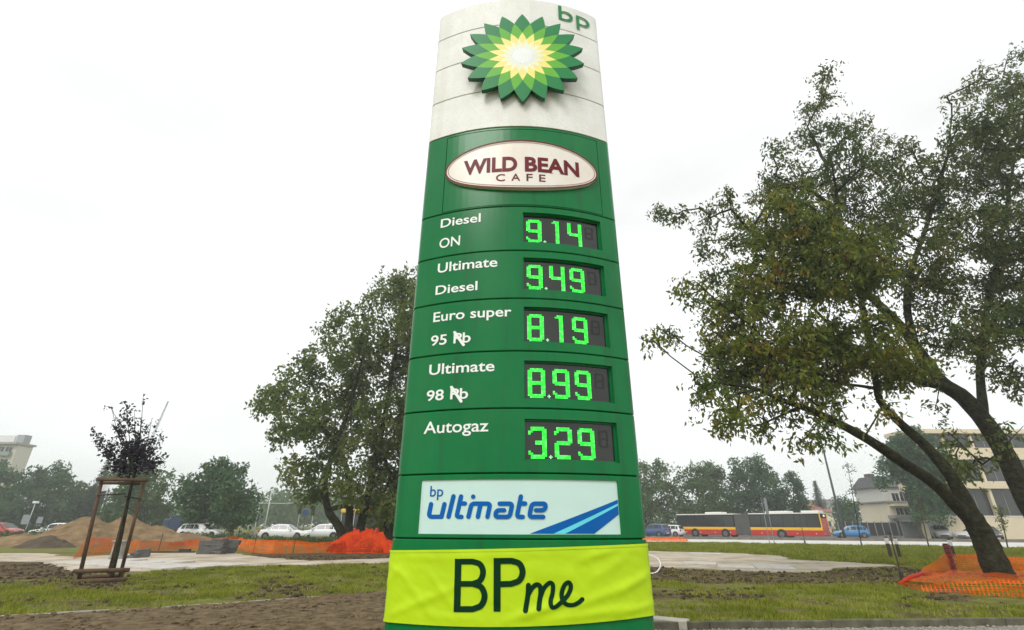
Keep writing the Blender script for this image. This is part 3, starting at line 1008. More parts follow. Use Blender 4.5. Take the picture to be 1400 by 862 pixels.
def ramp_noise(scale, c1, c2, p0=0.3, p1=0.7, detail=8):
    nz = nt.nodes.new('ShaderNodeTexNoise'); nz.inputs['Scale'].default_value = scale; nz.inputs['Detail'].default_value = detail; nz.inputs['Roughness'].default_value = 0.7
    nt.links.new(tc.outputs['Object'], nz.inputs['Vector'])
    rp = nt.nodes.new('ShaderNodeValToRGB')
    rp.color_ramp.elements[0].position = p0; rp.color_ramp.elements[0].color = (*c1, 1)
    rp.color_ramp.elements[1].position = p1; rp.color_ramp.elements[1].color = (*c2, 1)
    nt.links.new(nz.outputs['Fac'], rp.inputs['Fac'])
    return rp
rg = ramp_noise(2.2, (0.085, 0.090, 0.018), (0.200, 0.205, 0.045))
rs = ramp_noise(3.0, (0.038, 0.026, 0.012), (0.150, 0.105, 0.052))
at = nt.nodes.new('ShaderNodeAttribute'); at.attribute_name = 'soil'
mx = nt.nodes.new('ShaderNodeMix'); mx.data_type = 'RGBA'
nt.links.new(at.outputs['Fac'], mx.inputs[0]); nt.links.new(rg.outputs[0], mx.inputs[6]); nt.links.new(rs.outputs[0], mx.inputs[7])
nt.links.new(mx.outputs[2], bs.inputs['Base Color'])
n2 = nt.nodes.new('ShaderNodeTexNoise'); n2.inputs['Scale'].default_value = 14; n2.inputs['Detail'].default_value = 8
nt.links.new(tc.outputs['Object'], n2.inputs['Vector'])
bpn = nt.nodes.new('ShaderNodeBump'); bpn.inputs['Strength'].default_value = 0.9; bpn.inputs['Distance'].default_value = 0.06
nt.links.new(n2.outputs['Fac'], bpn.inputs['Height']); nt.links.new(bpn.outputs[0], bs.inputs['Normal'])
ground = structure(np_mesh('ground', V, F, gm, smooth=True))
a_ = ground.data.attributes.new('soil', 'FLOAT', 'POINT')
sv = np.zeros(len(V), np.float32); sv[:ny_ * nx_] = SOIL.ravel(); a_.data.foreach_set('value', sv)

# trodden dirt path in front, on the left, with its thin edging strip
M_dirt = mat('trodden dirt', (0.052, 0.036, 0.018), rough=0.95, color2=(0.190, 0.140, 0.080), scale=5.0, detail=12, bump=1.0, bscale=16, spec=0.1)
dg_x = np.arange(-24, 4.0, 0.085); dg_y = np.arange(5.0, 16.0, 0.085)
DX, DY = np.meshgrid(dg_x, dg_y)
inside = inpoly(DX, DY, front_poly)
DZ = 0.020 + (fbm(DX * 2.6, DY * 3.6, 5) - 0.47) * 0.08
idx = np.arange(DX.size).reshape(DX.shape)
keep = inside[:-1, :-1] & inside[1:, :-1] & inside[:-1, 1:] & inside[1:, 1:]
F = np.stack([idx[:-1, :-1][keep], idx[:-1, 1:][keep], idx[1:, 1:][keep], idx[1:, :-1][keep]], 1)
structure(np_mesh('dirt_path', np.stack([DX.ravel(), DY.ravel(), np.maximum(DZ, 0.004).ravel()], 1), F, M_dirt, smooth=True))
M_conc = mat('grey concrete', (0.24, 0.225, 0.20), rough=0.9, color2=(0.36, 0.345, 0.31), scale=5, bump=0.4, bscale=50, spec=0.2)
edging = thing('path_edging', 'thin flush concrete edging between the grass and the dirt path', 'edging', tuple(G(150, 836)))
M_edg = mat('pale edging concrete', (0.34, 0.33, 0.27), rough=0.9, var=0.25, scale=3, bump=0.4)
pts = [G(x, y) for (x, y) in ((-120, 849.5), (0, 843.5), (75, 839.8), (150, 836), (225, 831.5), (300, 827), (370, 821.5), (440, 816))]
for a, b in zip(pts[:-1], pts[1:]):
    d = (b - a).normalized(); nrm = Vector((-d.y, d.x, 0))
    a2 = a + d * 0.012; b2 = b - d * 0.012
    mb = MB(); mb.prism([(a2 - nrm * 0.03)[:2], (b2 - nrm * 0.03)[:2], (b2 + nrm * 0.03)[:2], (a2 + nrm * 0.03)[:2]], -0.15, 0.026 + random.uniform(-0.012, 0.012))
    mb.build('edging_strip', M_edg, edging)

# kerb at the lower right: separate kerb stones, one above the gravel
kerb = thing('kerb', 'low grey concrete kerb between the grass and the gravel on the right', 'kerb', tuple(KERB_A))
kd = (KERB_B - KERB_A); kl = kd.length; kd.normalize(); kn = Vector((-kd.y, kd.x, 0))
ks = MB(); ks.bbox(0.004, 0.996, -0.045, 0.045, -0.2, 0.115, 0.012)
M_kerb = mat('kerb concrete', (0.060, 0.056, 0.034), rough=0.9, color2=(0.15, 0.142, 0.10), scale=4, bump=0.5, bscale=40, spec=0.2)
ks0 = None
ang = math.atan2(kd.y, kd.x)
LOCAL[kerb.name] = True
for k in range(int(kl)):
    if ks0 is None:
        o = ks.build('kerb_stone', M_kerb, kerb); ks0 = o
    else:
        o = ks0.copy(); COL.objects.link(o); o.parent = kerb
    o.location = kd * k + Vector((0, 0, random.uniform(-0.008, 0.006)))
    o.rotation_euler = (0, 0, ang + random.uniform(-0.004, 0.004))
# gravel in front of the kerb
M_grav = mat('grey gravel', (0.17, 0.155, 0.13), rough=0.9, color2=(0.42, 0.40, 0.35), scale=45, bump=0.8, bscale=60, spec=0.2)
mb = MB(); mb.prism(gravel_poly, -0.06, 0.006); structure(mb.build('gravel_ground', M_grav))
ico = bmesh.new(); bmesh.ops.create_icosphere(ico, subdivisions=1, radius=1.0)
iv = np.array([v.co[:] for v in ico.verts]); jf = np.array([[v.index for v in f.verts] for f in ico.faces]); ico.free()
def scatter_stones(name, centers, sizes, m):
    VV = []; FF = []
    for i, (c, s) in enumerate(zip(centers, sizes)):
        sc_ = s * RNG.uniform(0.6, 1.3, 3) * np.array((1, 1, 0.6))
        a = RNG.uniform(0, 6.28)
        v = iv * sc_ * (1 + RNG.uniform(-0.15, 0.15, (len(iv), 1)))
        v = np.stack([v[:, 0] * math.cos(a) - v[:, 1] * math.sin(a), v[:, 0] * math.sin(a) + v[:, 1] * math.cos(a), v[:, 2]], 1) + c
        FF.append(jf + len(iv) * i); VV.append(v)
    o = np_mesh(name, np.vstack(VV), np.vstack(FF), m)
    o['kind'] = 'stuff'
    return o
cs = []; 
while len(cs) < 2600:
    t = RNG.uniform(0, 16); q = abs(RNG.normal(0, 0.35)) + 0.06
    p = KERB_A + kd * t - kn * q
    cs.append((p.x, p.y, 0.012))
o = scatter_stones('gravel', cs, RNG.uniform(0.010, 0.032, len(cs)), M_grav)
tag(o, 'loose pale gravel along the near side of the kerb', 'gravel')

x_ = RNG.uniform(-17, 1.5, 9000); y_ = RNG.uniform(8.5, 14.5, 9000)
k_ = inpoly(x_, y_, front_poly)
cs = np.stack([x_[k_], y_[k_], np.full(k_.sum(), 0.02)], 1)[:2600]
o = scatter_stones('clods', cs, RNG.uniform(0.008, 0.035, len(cs)) * RNG.choice([1, 1, 1, 1.6], len(cs)), M_dirt)
tag(o, 'small clods of earth strewn over the dirt path', 'clods')
x_ = RNG.uniform(-19, 19, 30000); y_ = RNG.uniform(11, 27, 30000)
k_ = (soilness(x_, y_) > 0.5) & ~(inpoly(x_, y_, PAD_L) | inpoly(x_, y_, PAD_R) | inpoly(x_, y_, front_poly) | inpoly(x_, y_, gravel_poly))
x_, y_ = x_[k_][:3000], y_[k_][:3000]
cs = np.stack([x_, y_, HH[((y_ - gy[0]) / 0.18).astype(int), ((x_ - gx[0]) / 0.2).astype(int)] + 0.01], 1)
o = scatter_stones('clods', cs, RNG.uniform(0.02, 0.075, len(cs)), mat('dark clods', (0.035, 0.025, 0.015), rough=.95, color2=(0.10, 0.075, 0.045), scale=4, bump=.8, spec=.1))
tag(o, 'dark clods of dug earth lying in the grass', 'clods')

# loose concrete block at the end of the kerb
c = G(915, 858.5)
blk = thing('concrete_block', 'pale concrete block lying at the end of the kerb beside the totem', 'block', (c.x, c.y, 0))
mb = MB(); mb.bbox(-0.30, 0.30, -0.14, 0.14, 0.0, 0.13, 0.015)
o = mb.build('block_body', mat('pale concrete', (0.42, 0.40, 0.33), rough=0.9, var=0.2, bump=0.4), blk); LOCAL[blk.name] = True
o.matrix_parent_inverse = Matrix.Identity(4); blk.rotation_euler = (0, 0, -0.55)

# pale paved ground left and right
M_pave = mat('pale compacted paving', (0.27, 0.22, 0.155), rough=0.95, color2=(0.58, 0.51, 0.41), scale=0.8, detail=12, bump=0.4, bscale=20, spec=0.15)
def ragged(poly, amp, step=0.5, seed=0):
    out_ = []
    n = len(poly)
    for i in range(n):
        a = Vector(poly[i][:2]); b = Vector(poly[(i + 1) % n][:2])
        k = max(1, min(60, int((b - a).length / step)))
        for j in range(k):
            p = a + (b - a) * j / k
            out_.append((p.x + (float(vnoise(p.x * 1.7 + seed, p.y * 1.7)) - 0.5) * amp * 2, p.y + (float(vnoise(p.x * 1.7 + 50 + seed, p.y * 1.3)) - 0.5) * amp * 2))
    return out_
def paved(name, poly, z, seed):
    P = ragged(poly, 0.35, 0.5, seed)
    bm = bmesh.new()
    vs = [bm.verts.new((p[0], p[1], z)) for p in P]
    lo = [bm.verts.new((p[0], p[1], z - 0.08)) for p in P]
    n = len(P)
    f = bm.faces.new(vs); f.normal_update()
    for k in range(n):
        bm.faces.new((vs[k], vs[(k + 1) % n], lo[(k + 1) % n], lo[k]))
    bmesh.ops.triangulate(bm, faces=[f])
    bmesh.ops.recalc_face_normals(bm, faces=bm.faces[:])
    me = bpy.data.meshes.new(name); bm.to_mesh(me); bm.free()
    return structure(link_mesh(name, me, M_pave))
pl_ = paved('paved_path', PAD_L, 0.03, 0)
pr_ = paved('paved_path', PAD_R, 0.03, 30)
# precast slabs laid at the left end of the pad, each its own piece
M_slab = mat('precast slab', (0.40, 0.37, 0.33), rough=0.9, color2=(0.58, 0.55, 0.50), scale=2.5, bump=0.3, bscale=30, spec=0.2)
sA, sB = G(72, 771), G(232, 780.5)
sd = (sB - sA).normalized(); sn = Vector((-sd.y, sd.x, 0))
k = 0; L = (sB - sA).length
nn = int(L / 0.95)
for r in range(3):
    for i in range(nn):
        c = sA + sd * ((i + 0.5) * L / nn) + sn * (r * 1.0 + 0.15) + sd * r * 0.35
        if r == 2 and i % 3 == 1:
            continue
        mb = MB(); h = L / nn / 2 - 0.015
        mb.bbox(-h, h, -0.47, 0.47, -0.05, 0.05, 0.01)
        o = mb.build('slab', M_slab, pl_)
        o.location = (c.x, c.y, 0.035 + random.uniform(-0.012, 0.015))
        o.rotation_euler = (random.uniform(-.012, .012), random.uniform(-.012, .012), math.atan2(sd.y, sd.x) + random.uniform(-.03, .03))
sA, sB = G(905, 775), G(1100, 781)
for (pa, pb, rows) in (((930, 776.5), (1090, 781.5), 2), ((900, 758), (990, 759.5), 1)):
    sA, sB = G(*pa), G(*pb); sd = (sB - sA).normalized(); sn = Vector((-sd.y, sd.x, 0)); L = (sB - sA).length; nn = max(2, int(L / 1.3))
    for r in range(rows):
        for i in range(nn):
            if (i * 7 + r * 3) % 5 == 0:
                continue
            c = sA + sd * ((i + 0.5) * L / nn) + sn * (r * 1.25 + 0.5)
            mb = MB(); h = L / nn / 2 - 0.02
            mb.bbox(-h, h, -0.6, 0.6, -0.05, 0.05, 0.01)
            o = mb.build('slab', M_slab, pr_)
            o.location = (c.x, c.y, 0.03 + random.uniform(-0.01, 0.015)); o.rotation_euler = (random.uniform(-.01, .01), random.uniform(-.01, .01), math.atan2(sd.y, sd.x) + random.uniform(-.03, .03))

# cycle path, low wall and roads behind
M_asph = mat('grey asphalt', (0.085, 0.085, 0.085), rough=0.9, color2=(0.14, 0.138, 0.135), scale=0.5, detail=10, bump=0.2, bscale=60, spec=0.3)
M_cyc = mat('pale pavement', (0.50, 0.49, 0.47), rough=0.9, color2=(0.62, 0.61, 0.58), scale=0.7, spec=0.2)
def lin(p, q, x):
    return (x, p[1] + (q[1] - p[1]) * (x - p[0]) / (q[0] - p[0]))
ct, cb = ((945, 738.0), (1400, 742.6)), ((945, 742.4), (1400, 749.6))
sheet('pavement', [G(*lin(*ct, 760)), G(*lin(*ct, 1200)), G(*lin(*ct, 2300)), G(*lin(*cb, 2300)), G(*lin(*cb, 1200)), G(*lin(*cb, 760))][::-1], 0.035, M_cyc)
wl = MB()
A_, B_ = G(*lin(*ct, 800)), G(*lin(*ct, 2300))
d = (B_ - A_).normalized(); nrm = Vector((-d.y, d.x, 0))
lw = thing('low_wall', 'long low brownish concrete wall between the pale pavement and the road', 'low wall', tuple((A_ + B_) / 2))
M_lw = mat('weathered brown concrete', (0.12, 0.10, 0.075), rough=0.9, color2=(0.20, 0.175, 0.14), scale=2, bump=0.4)
L = (B_ - A_).length; n = int(L / 3.0)
for i in range(n):
    a = A_ + d * (i * L / n + 0.01) + nrm * 0.02; b = A_ + d * ((i + 1) * L / n - 0.01) + nrm * 0.02
    mb = MB(); mb.prism([a[:2], b[:2], (b + nrm * 0.25)[:2], (a + nrm * 0.25)[:2]], -0.05, 0.30)
    mb.build('wall_block', M_lw, lw)
rt_ = ((925, 729.5), (1400, 731.5))
sheet('road', [G(*lin(*rt_, 700)), G(*lin(*rt_, 1200)), G(*lin(*rt_, 2200)), G(*lin(*ct, 2200)) + nrm * 0.35, G(*lin(*ct, 1200)) + nrm * 0.35, G(*lin(*ct, 700)) + nrm * 0.35][::-1], 0.012, M_asph)
sheet('road', [G(-700, 729.5), G(250, 729.5), G(620, 729.0), G(620, 736), G(250, 735.5), G(-700, 733)][::-1], 0.016, M_asph)

# ================================================================== trees, shrubs and grass
M_bark = mat('dark bark', (0.008, 0.009, 0.005), rough=0.95, color2=(0.046, 0.045, 0.024), scale=5, detail=12, bump=1.0, bscale=9, spec=0.08)
M_bark.node_tree.nodes['Bump'].inputs['Distance'].default_value = 0.12
M_bark2 = mat('brown bark', (0.035, 0.028, 0.021), rough=0.95, color2=(0.075, 0.062, 0.048), scale=5, bump=0.8, bscale=18, spec=0.15)

def leaves_np(P, size, rng, droop=0.35, aspect=0.5, out_dir=None):
    """leaf-shaped faces (diamond, folded) at points P"""
    n = len(P)
    d = rng.normal(0, 1, (n, 3)); d[:, 2] -= droop * 1.5
    d /= np.linalg.norm(d, axis=1, keepdims=True) + 1e-9
    r = rng.normal(0, 1, (n, 3)); r[:, 2] *= 0.6
    w = np.cross(d, r); w /= np.linalg.norm(w, axis=1, keepdims=True) + 1e-9
    s = size * rng.uniform(0.6, 1.35, (n, 1))
    nrm = np.cross(d, w)
    a = P; tip = P + d * s
    mid = P + d * s * 0.45 + nrm * s * 0.07
    l = mid + w * s * aspect * 0.5; q = mid - w * s * aspect * 0.5
    V = np.stack([a, l, tip, q], 1).reshape(-1, 3)
    F = np.arange(n * 4, dtype=np.int32).reshape(n, 4)
    return V, F

def grow(limbs, targets, rng, tip_r=0.012, power=0.42, seglen=0.6, wander=0.12, up=0.0):
    """limbs: list of node chains [(x,y,z,r)...]; targets are reached by branches grown from the nearest wood.
    returns MB with the thin branches, and twig ends"""
    pos = []; par = []; fixr = []
    for ch in limbs:
        last = -1
        for p in ch:
            pos.append(np.array(p[:3], float)); par.append(last); fixr.append(p[3]); last = len(pos) - 1
    base_n = len(pos)
    depth = [0.0] * base_n
    T = np.asarray(targets, float)
    P0 = np.array(pos)
    d0 = np.min(np.linalg.norm(T[:, None, :] - P0[None, :, :], axis=2), axis=1)
    order = np.argsort(d0)
    cnt = {}
    tips = []
    arr = np.zeros((base_n + len(T) * 12, 3)); arr[:base_n] = P0; m = base_n
    dep = np.zeros(len(arr))
    for ti in order:
        t = T[ti]
        v = t - arr[:m]
        dist = np.linalg.norm(v, axis=1)
        cost = dist + 0.25 * dep[:m] + 0.5 * np.maximum(0, -v[:, 2] * 0.6)
        j = int(np.argmin(cost))
        L = dist[j]
        k = max(1, min(9, int(L / seglen)))
        last = j
        for s in range(1, k + 1):
            f = s / k
            p = arr[j] + (t - arr[j]) * f
            if s < k:
                p = p + rng.normal(0, wander, 3) * L * 0.18 + np.array((0, 0, up)) * math.sin(math.pi * f) * L
            arr[m] = p; dep[m] = dep[last] + L / k
            pos.append(p); par.append(last); fixr.append(None)
            last = m; m += 1
        tips.append(last)
    N = len(pos)
    c = np.zeros(N)
    for t in tips:
        c[t] += 1
    for i in range(N - 1, -1, -1):
        if par[i] >= 0:
            c[par[i]] += c[i]
    rr = [fixr[i] if fixr[i] is not None else tip_r * max(1, c[i]) ** power for i in range(N)]
    return pos, par, rr, base_n, tips

def wood_mesh(pos, par, rr, base_n, min_sides=4):
    V = []; F = []
    off = 0
    for i in range(base_n, len(pos)):
        j = par[i]
        a = pos[j]; b = pos[i]
        ra = min(rr[j], rr[i] * 1.35); rb_ = rr[i]
        t = b - a; L = np.linalg.norm(t)
        if L < 1e-6:
            continue
        t = t / L
        ref = np.array((1, 0, 0)) if abs(t[0]) < 0.8 else np.array((0, 1, 0))
        u = np.cross(t, ref); u /= np.linalg.norm(u); w = np.cross(t, u)
        n = 6 if rb_ > 0.05 else min_sides
        ang = np.arange(n) * 2 * math.pi / n
        cs = np.cos(ang)[:, None] * u + np.sin(ang)[:, None] * w
        V.append(a - t * ra * 0.3 + cs * ra); V.append(b + t * rb_ * 0.3 + cs * rb_)
        for k in range(n):
            F.append((off + k, off + (k + 1) % n, off + n + (k + 1) % n, off + n + k))
        off += 2 * n
    return (np.vstack(V) if V else np.zeros((0, 3))), F

def limb_tube(mb, pts, n=9, sub=5, rough=0.05, rng=None):
    P = catmull([np.array(p, float) for p in pts], sub)
    q = [Vector(p[:3]) for p in P]; r = [float(p[3]) * (1 + (rng.uniform(-rough, rough) if rng is not None else 0)) for p in P]
    mb.tube(q, r, n)
    return [(p[0], p[1], p[2], p[3]) for p in P]

def tree(name, label, base, limbs, blobs, leaf_size, n_clusters, leaves_per, m_leaf, m_bark=M_bark, seed=0, spread=0.45, cat='tree', group=None, tip_r=0.012, droop=0.35, aspect=0.5, power=0.42, bare=0.0, shell=0.35, up=0.0, sprig=5):
    rng = np.random.default_rng(seed)
    root = thing(name, label, cat, tuple(base), group=group)
    mb = MB()
    chains = []
    for l in limbs:
        chains.append(limb_tube(mb, l, rng=rng, sub=5))
    # targets in the blobs, by volume
    w = np.array([b[3] ** 2.2 * (b[4] if len(b) > 4 else 1) for b in blobs]); w = w / w.sum()
    ids = rng.choice(len(blobs), n_clusters, p=w)
    T = []
    for k in ids:
        b = blobs[k]
        v = rng.normal(0, 1, 3); v /= np.linalg.norm(v)
        r = rng.uniform(shell, 1) ** 0.6
        T.append(np.array(b[:3]) + v * r * b[3])
    T = np.array(T)
    for i, b in enumerate(blobs):          # every blob gets at least one spray
        if not (ids == i).any():
            T = np.vstack([T, np.array(b[:3])])
    pos, par, rr, bn, tips = grow(chains, T, rng, tip_r=tip_r, power=power, up=up)
    V, F = wood_mesh(pos, par, rr, bn)
    off = len(mb.v)
    mb.v += [tuple(p) for p in V]; mb.f += [tuple(i + off for i in f) for f in F]
    me = bpy.data.meshes.new('trunk'); me.from_pydata(mb.v, [], mb.f); me.update()
    link_mesh('trunk', me, m_bark, root, smooth=True)
    # leaves along the last stretch of every twig
    C = []
    for t in tips:
        p = pos[t]; q = pos[par[t]] if par[t] >= 0 else p
        k = max(1, int(leaves_per * rng.uniform(0.5, 1.5)))
        f = rng.uniform(-0.15, 1.15, (k, 1))
        if sprig > 1:                       # hanging sprays of a few leaves each
            ns_ = max(1, k // sprig)
            f = rng.uniform(-0.25, 1.02, (ns_, 1))
            c0 = q + (p - q) * f + np.clip(rng.normal(0, 1, (ns_, 3)), -1.7, 1.7) * spread * np.array((1, 1, 0.75))
            dr_ = rng.normal(0, 0.55, (ns_, 3)); dr_[:, 2] -= 0.8
            st_ = np.linspace(0, 1, sprig)[None, :, None] * leaf_size * 1.25
            c = (c0[:, None, :] + dr_[:, None, :] * st_).reshape(-1, 3) + rng.normal(0, leaf_size * 0.28, (ns_ * sprig, 3))
        else:
            c = q + (p - q) * f + rng.normal(0, spread, (k, 3)) * np.array((1, 1, 0.75))
        C.append(c)
    C = np.vstack(C)
    V, F = leaves_np(C, leaf_size, rng, droop, aspect)
    o = np_mesh('crown', V, F, m_leaf, root)
    return root

def blob_px(lst, dist, depth_jit=0.0, seed=0, zscale=1.0):
    """crown lobes: (px, py, radius px[, weight]) -> world spheres near that distance"""
    rng = np.random.default_rng(seed)
    out_ = []
    for b in lst:
        d = dist + rng.uniform(-depth_jit, depth_jit)
        p = W(b[0], b[1], d)
        out_.append((p.x, p.y, p.z, b[2] * PXS(d, b[0], b[1]), b[3] if len(b) > 3 else 1.0))
    return out_
def limb_px(lst, dist):
    """(px, py, radius m[, distance])"""
    r = []
    for l in lst:
        p = W(l[0], l[1], l[3] if len(l) > 3 else dist)
        r.append((p.x, p.y, p.z, l[2]))
    return r

_leaf_mat = leaf_mat
def leaf_mat(name, cols, trans=0.35, clump=0.6, k=1.55):
    # a thin leaf reflects and lets through about equally: the colour is shared between the two
    return _leaf_mat(name, [(p, tuple(v * k for v in c)) for p, c in cols], trans, clump)
L_olive = leaf_mat('olive autumn leaves', [(0.0, (0.034, 0.062, 0.007)), (0.40, (0.068, 0.100, 0.010)), (0.66, (0.120, 0.140, 0.012)), (0.84, (0.20, 0.160, 0.014)), (1.0, (0.24, 0.095, 0.012))], 0.45, 0.8, 1.4)
L_olive2 = leaf_mat('darker olive leaves', [(0.0, (0.034, 0.060, 0.014)), (0.5, (0.062, 0.090, 0.018)), (0.80, (0.105, 0.120, 0.018)), (1.0, (0.18, 0.12, 0.018))], 0.46, 0.7, 1.35)
L_green = leaf_mat('dark green leaves', [(0.0, (0.034, 0.058, 0.012)), (0.5, (0.066, 0.096, 0.018)), (1.0, (0.135, 0.155, 0.034))], 0.48, 0.5, 1.75)
L_far = leaf_mat('blue green leaves', [(0.0, (0.016, 0.046, 0.018)), (0.5, (0.034, 0.078, 0.030)), (1.0, (0.066, 0.120, 0.044))], 0.3, 0.35)
L_far2 = leaf_mat('mid green leaves', [(0.0, (0.022, 0.052, 0.012)), (0.5, (0.044, 0.088, 0.020)), (1.0, (0.085, 0.130, 0.032))], 0.3, 0.35)
L_con = leaf_mat('spruce needles', [(0.0, (0.010, 0.024, 0.016)), (1.0, (0.026, 0.046, 0.030))], 0.1, 0.4)
L_purple = leaf_mat('dull purple leaves', [(0.0, (0.016, 0.013, 0.026)), (0.6, (0.028, 0.021, 0.040)), (1.0, (0.046, 0.040, 0.050))], 0.2, 1.0, 1.0)
L_hedge = leaf_mat('hedge leaves', [(0.0, (0.020, 0.040, 0.008)), (0.5, (0.048, 0.078, 0.014)), (1.0, (0.105, 0.125, 0.030))], 0.25, 0.8)

# ---- the two leaning trees on the right
base = G(1366, 792)
DA = base.y
limbsA = [limb_px([(1372, 800, .43), (1358, 768, .37), (1344, 735, .33), (1327, 705, .29)], DA),
          limb_px([(1338, 722, .24), (1310, 694, .20, DA - .2), (1276, 660, .18, DA - .4), (1233, 632, .165, DA - .7), (1190, 603, .15, DA - 1.0), (1150, 581, .13, DA - 1.3), (1110, 562, .105, DA - 1.6), (1071, 548, .08, DA - 1.8), (1030, 530, .05, DA - 2.0)], DA),
          limb_px([(1332, 710, .25), (1312, 672, .21), (1292, 640, .19), (1262, 607, .165, DA + .2), (1232, 580, .14, DA + .3), (1203, 548, .12, DA + .4), (1192, 505, .10, DA + .5), (1150, 460, .07, DA + .6), (1110, 420, .05, DA + .5)], DA)]
DB = DA + 3.2
limbsB = [limb_px([(1478, 792, .44), (1440, 745, .41), (1402, 680, .37), (1378, 630, .345), (1352, 585, .33), (1318, 545, .31), (1286, 522, .27), (1255, 480, .23), (1232, 447, .20), (1205, 420, .17, DB - .5), (1170, 380, .12, DB - 1), (1150, 300, .07, DB - 1.3), (1135, 210, .04, DB - 1.5)], DB),
          limb_px([(1300, 530, .20), (1262, 522, .18, DB - .3), (1225, 510, .16, DB - .6), (1199, 486, .15, DB - .9), (1186, 455, .13, DB - 1.2), (1180, 425, .11, DB - 1.4), (1168, 360, .085, DB - 1.6), (1140, 290, .055, DB - 1.8)], DB),
          limb_px([(1250, 470, .17), (1240, 420, .15), (1246, 370, .12), (1270, 300, .09), (1300, 200, .05)], DB),
          limb_px([(1345, 570, .18), (1340, 500, .15, DB + .6), (1350, 420, .12, DB + 1), (1370, 320, .09, DB + 1.2), (1390, 200, .05, DB + 1.2)], DB)]
blobsA = blob_px([(1040, 380, 48), (985, 430, 36), (945, 392, 20), (915, 455, 15), (893, 461, 7, 4), (1060, 460, 55), (1000, 495, 36), (960, 520, 20), (950, 555, 10, 2), (1000, 560, 22), (985, 585, 10, 2),
                  (1040, 580, 15), (1075, 525, 38), (1120, 490, 46), (1180, 455, 46), (1095, 600, 10, 2), (1135, 588, 12, 2), (1130, 545, 22), (1150, 360, 60), (1080, 300, 48), (1230, 500, 34), (1215, 560, 18, .7), (1020, 545, 18), (975, 470, 20)], DA - 0.8, 2.0, 1)
blobsB = blob_px([(1128, 100, 7, 5), (1126, 128, 9, 4), (1108, 150, 9, 3), (1145, 165, 16), (1172, 170, 14), (1105, 190, 22), (1160, 215, 36), (1060, 205, 14), (1075, 240, 28), (1200, 215, 30), (1040, 265, 22), (990, 275, 16), (960, 300, 16), (1010, 315, 26),
                  (925, 288, 10, 3), (903, 291, 6, 5), (1100, 280, 46), (1180, 290, 52), (1240, 340, 56), (1060, 340, 44), (985, 365, 28), (1140, 360, 48), (955, 340, 14),
                  (1385, 75, 14), (1355, 100, 17), (1375, 120, 24), (1300, 135, 10, 2), (1325, 120, 14), (1330, 160, 24), (1385, 175, 36), (1305, 195, 18), (1345, 225, 32), (1270, 225, 16), (1290, 275, 34), (1395, 265, 38), (1340, 310, 44),
                  (1275, 390, 40), (1400, 360, 44), (1330, 400, 42), (1385, 440, 36), (1320, 470, 32), (1365, 500, 22), (1400, 520, 26), (1290, 450, 30), (1285, 560, 16, .8), (1305, 600, 14, 1.5), (1325, 630, 16, 1.5), (1380, 585, 16, 1), (1310, 655, 10, 2),
                  (1235, 232, 24), (1258, 268, 28), (1240, 200, 12), (1225, 265, 26), (1395, 130, 30), (1365, 190, 34), (1320, 240, 30), (1390, 220, 34), (1375, 330, 36), (1400, 420, 34), (1350, 450, 30), (1440, 160, 50), (1460, 300, 60), (1450, 440, 45)], DB - 0.9, 2.6, 2)
tree('leaning_tree', 'leaning tree with dark trunk rising from the orange net on the right', base, limbsA, blobsA, 0.19, 1150, 32, L_olive, seed=21, spread=0.24, tip_r=0.012, droop=0.8, aspect=0.42)
baseB = G(1478, 792)
tree('leaning_tree', 'larger leaning tree whose thick trunk runs out of the right edge', (limbsB[0][0][0], limbsB[0][0][1], 0), limbsB, blobsB, 0.20, 2400, 29, L_olive2, seed=22, spread=0.25, tip_r=0.012, droop=0.8, aspect=0.42)

# ---- the tall tree left of the totem and the one half hidden behind the totem
D1 = 36.0
b1 = G(472, 751.5); D1 = b1.y
limbs = [limb_px([(472, 751, .34), (464, 722, .28), (449, 698, .24), (444, 664, .2), (452, 630, .17), (470, 580, .14), (488, 520, .11), (505, 450, .07)], D1),
         limb_px([(478, 752, .32), (477, 715, .26), (479, 670, .22, D1 - .5), (470, 630, .17, D1 - .8), (445, 590, .12, D1 - 1), (415, 550, .08, D1 - 1.2)], D1),
         limb_px([(486, 752, .34), (494, 718, .29), (500, 690, .26), (508, 655, .22), (520, 600, .19), (535, 520, .15), (545, 450, .1), (550, 400, .06)], D1),
         limb_px([(450, 697, .16), (470, 692, .15), (480, 693, .14)], D1)]
blobs = blob_px([(540, 375, 14), (560, 385, 20), (515, 395, 14), (545, 415, 30), (580, 430, 40), (500, 420, 17), (465, 430, 16), (510, 455, 34), (450, 455, 18), (470, 475, 26), (560, 480, 45), (430, 480, 12), (420, 500, 18), (390, 510, 10, 2), (455, 520, 34), (510, 520, 38),
                 (400, 530, 22), (372, 538, 12, 2), (352, 556, 8, 3), (380, 560, 18), (420, 560, 30), (470, 570, 40), (530, 570, 40), (580, 560, 40), (395, 590, 22), (440, 605, 32), (490, 620, 36), (540, 630, 36), (405, 625, 18), (385, 640, 9, 2),
                 (425, 650, 22), (470, 650, 26), (520, 665, 24), (415, 670, 12), (455, 680, 13), (500, 690, 14), (540, 690, 16), (435, 678, 13, 1.5), (462, 664, 16), (486, 672, 14), (508, 682, 14), (398, 655, 10), (412, 688, 8, 2), (600, 480, 50), (610, 560, 50)], D1, 3.0, 3)
tree('tall_tree', 'tall several stemmed tree left of the totem, behind the heap of orange netting', b1, limbs, blobs, 0.29, 1650, 27, L_green, seed=5, spread=0.34, tip_r=0.014, droop=0.5, aspect=0.55)
b2 = G(531, 750); D2 = b2.y
limbs = [limb_px([(531, 750, .42), (532, 720, .38), (541, 680, .34), (552, 640, .3), (566, 590, .22), (590, 520, .12)], D2), limb_px([(546, 670, .2), (530, 640, .16), (520, 600, .1)], D2)]
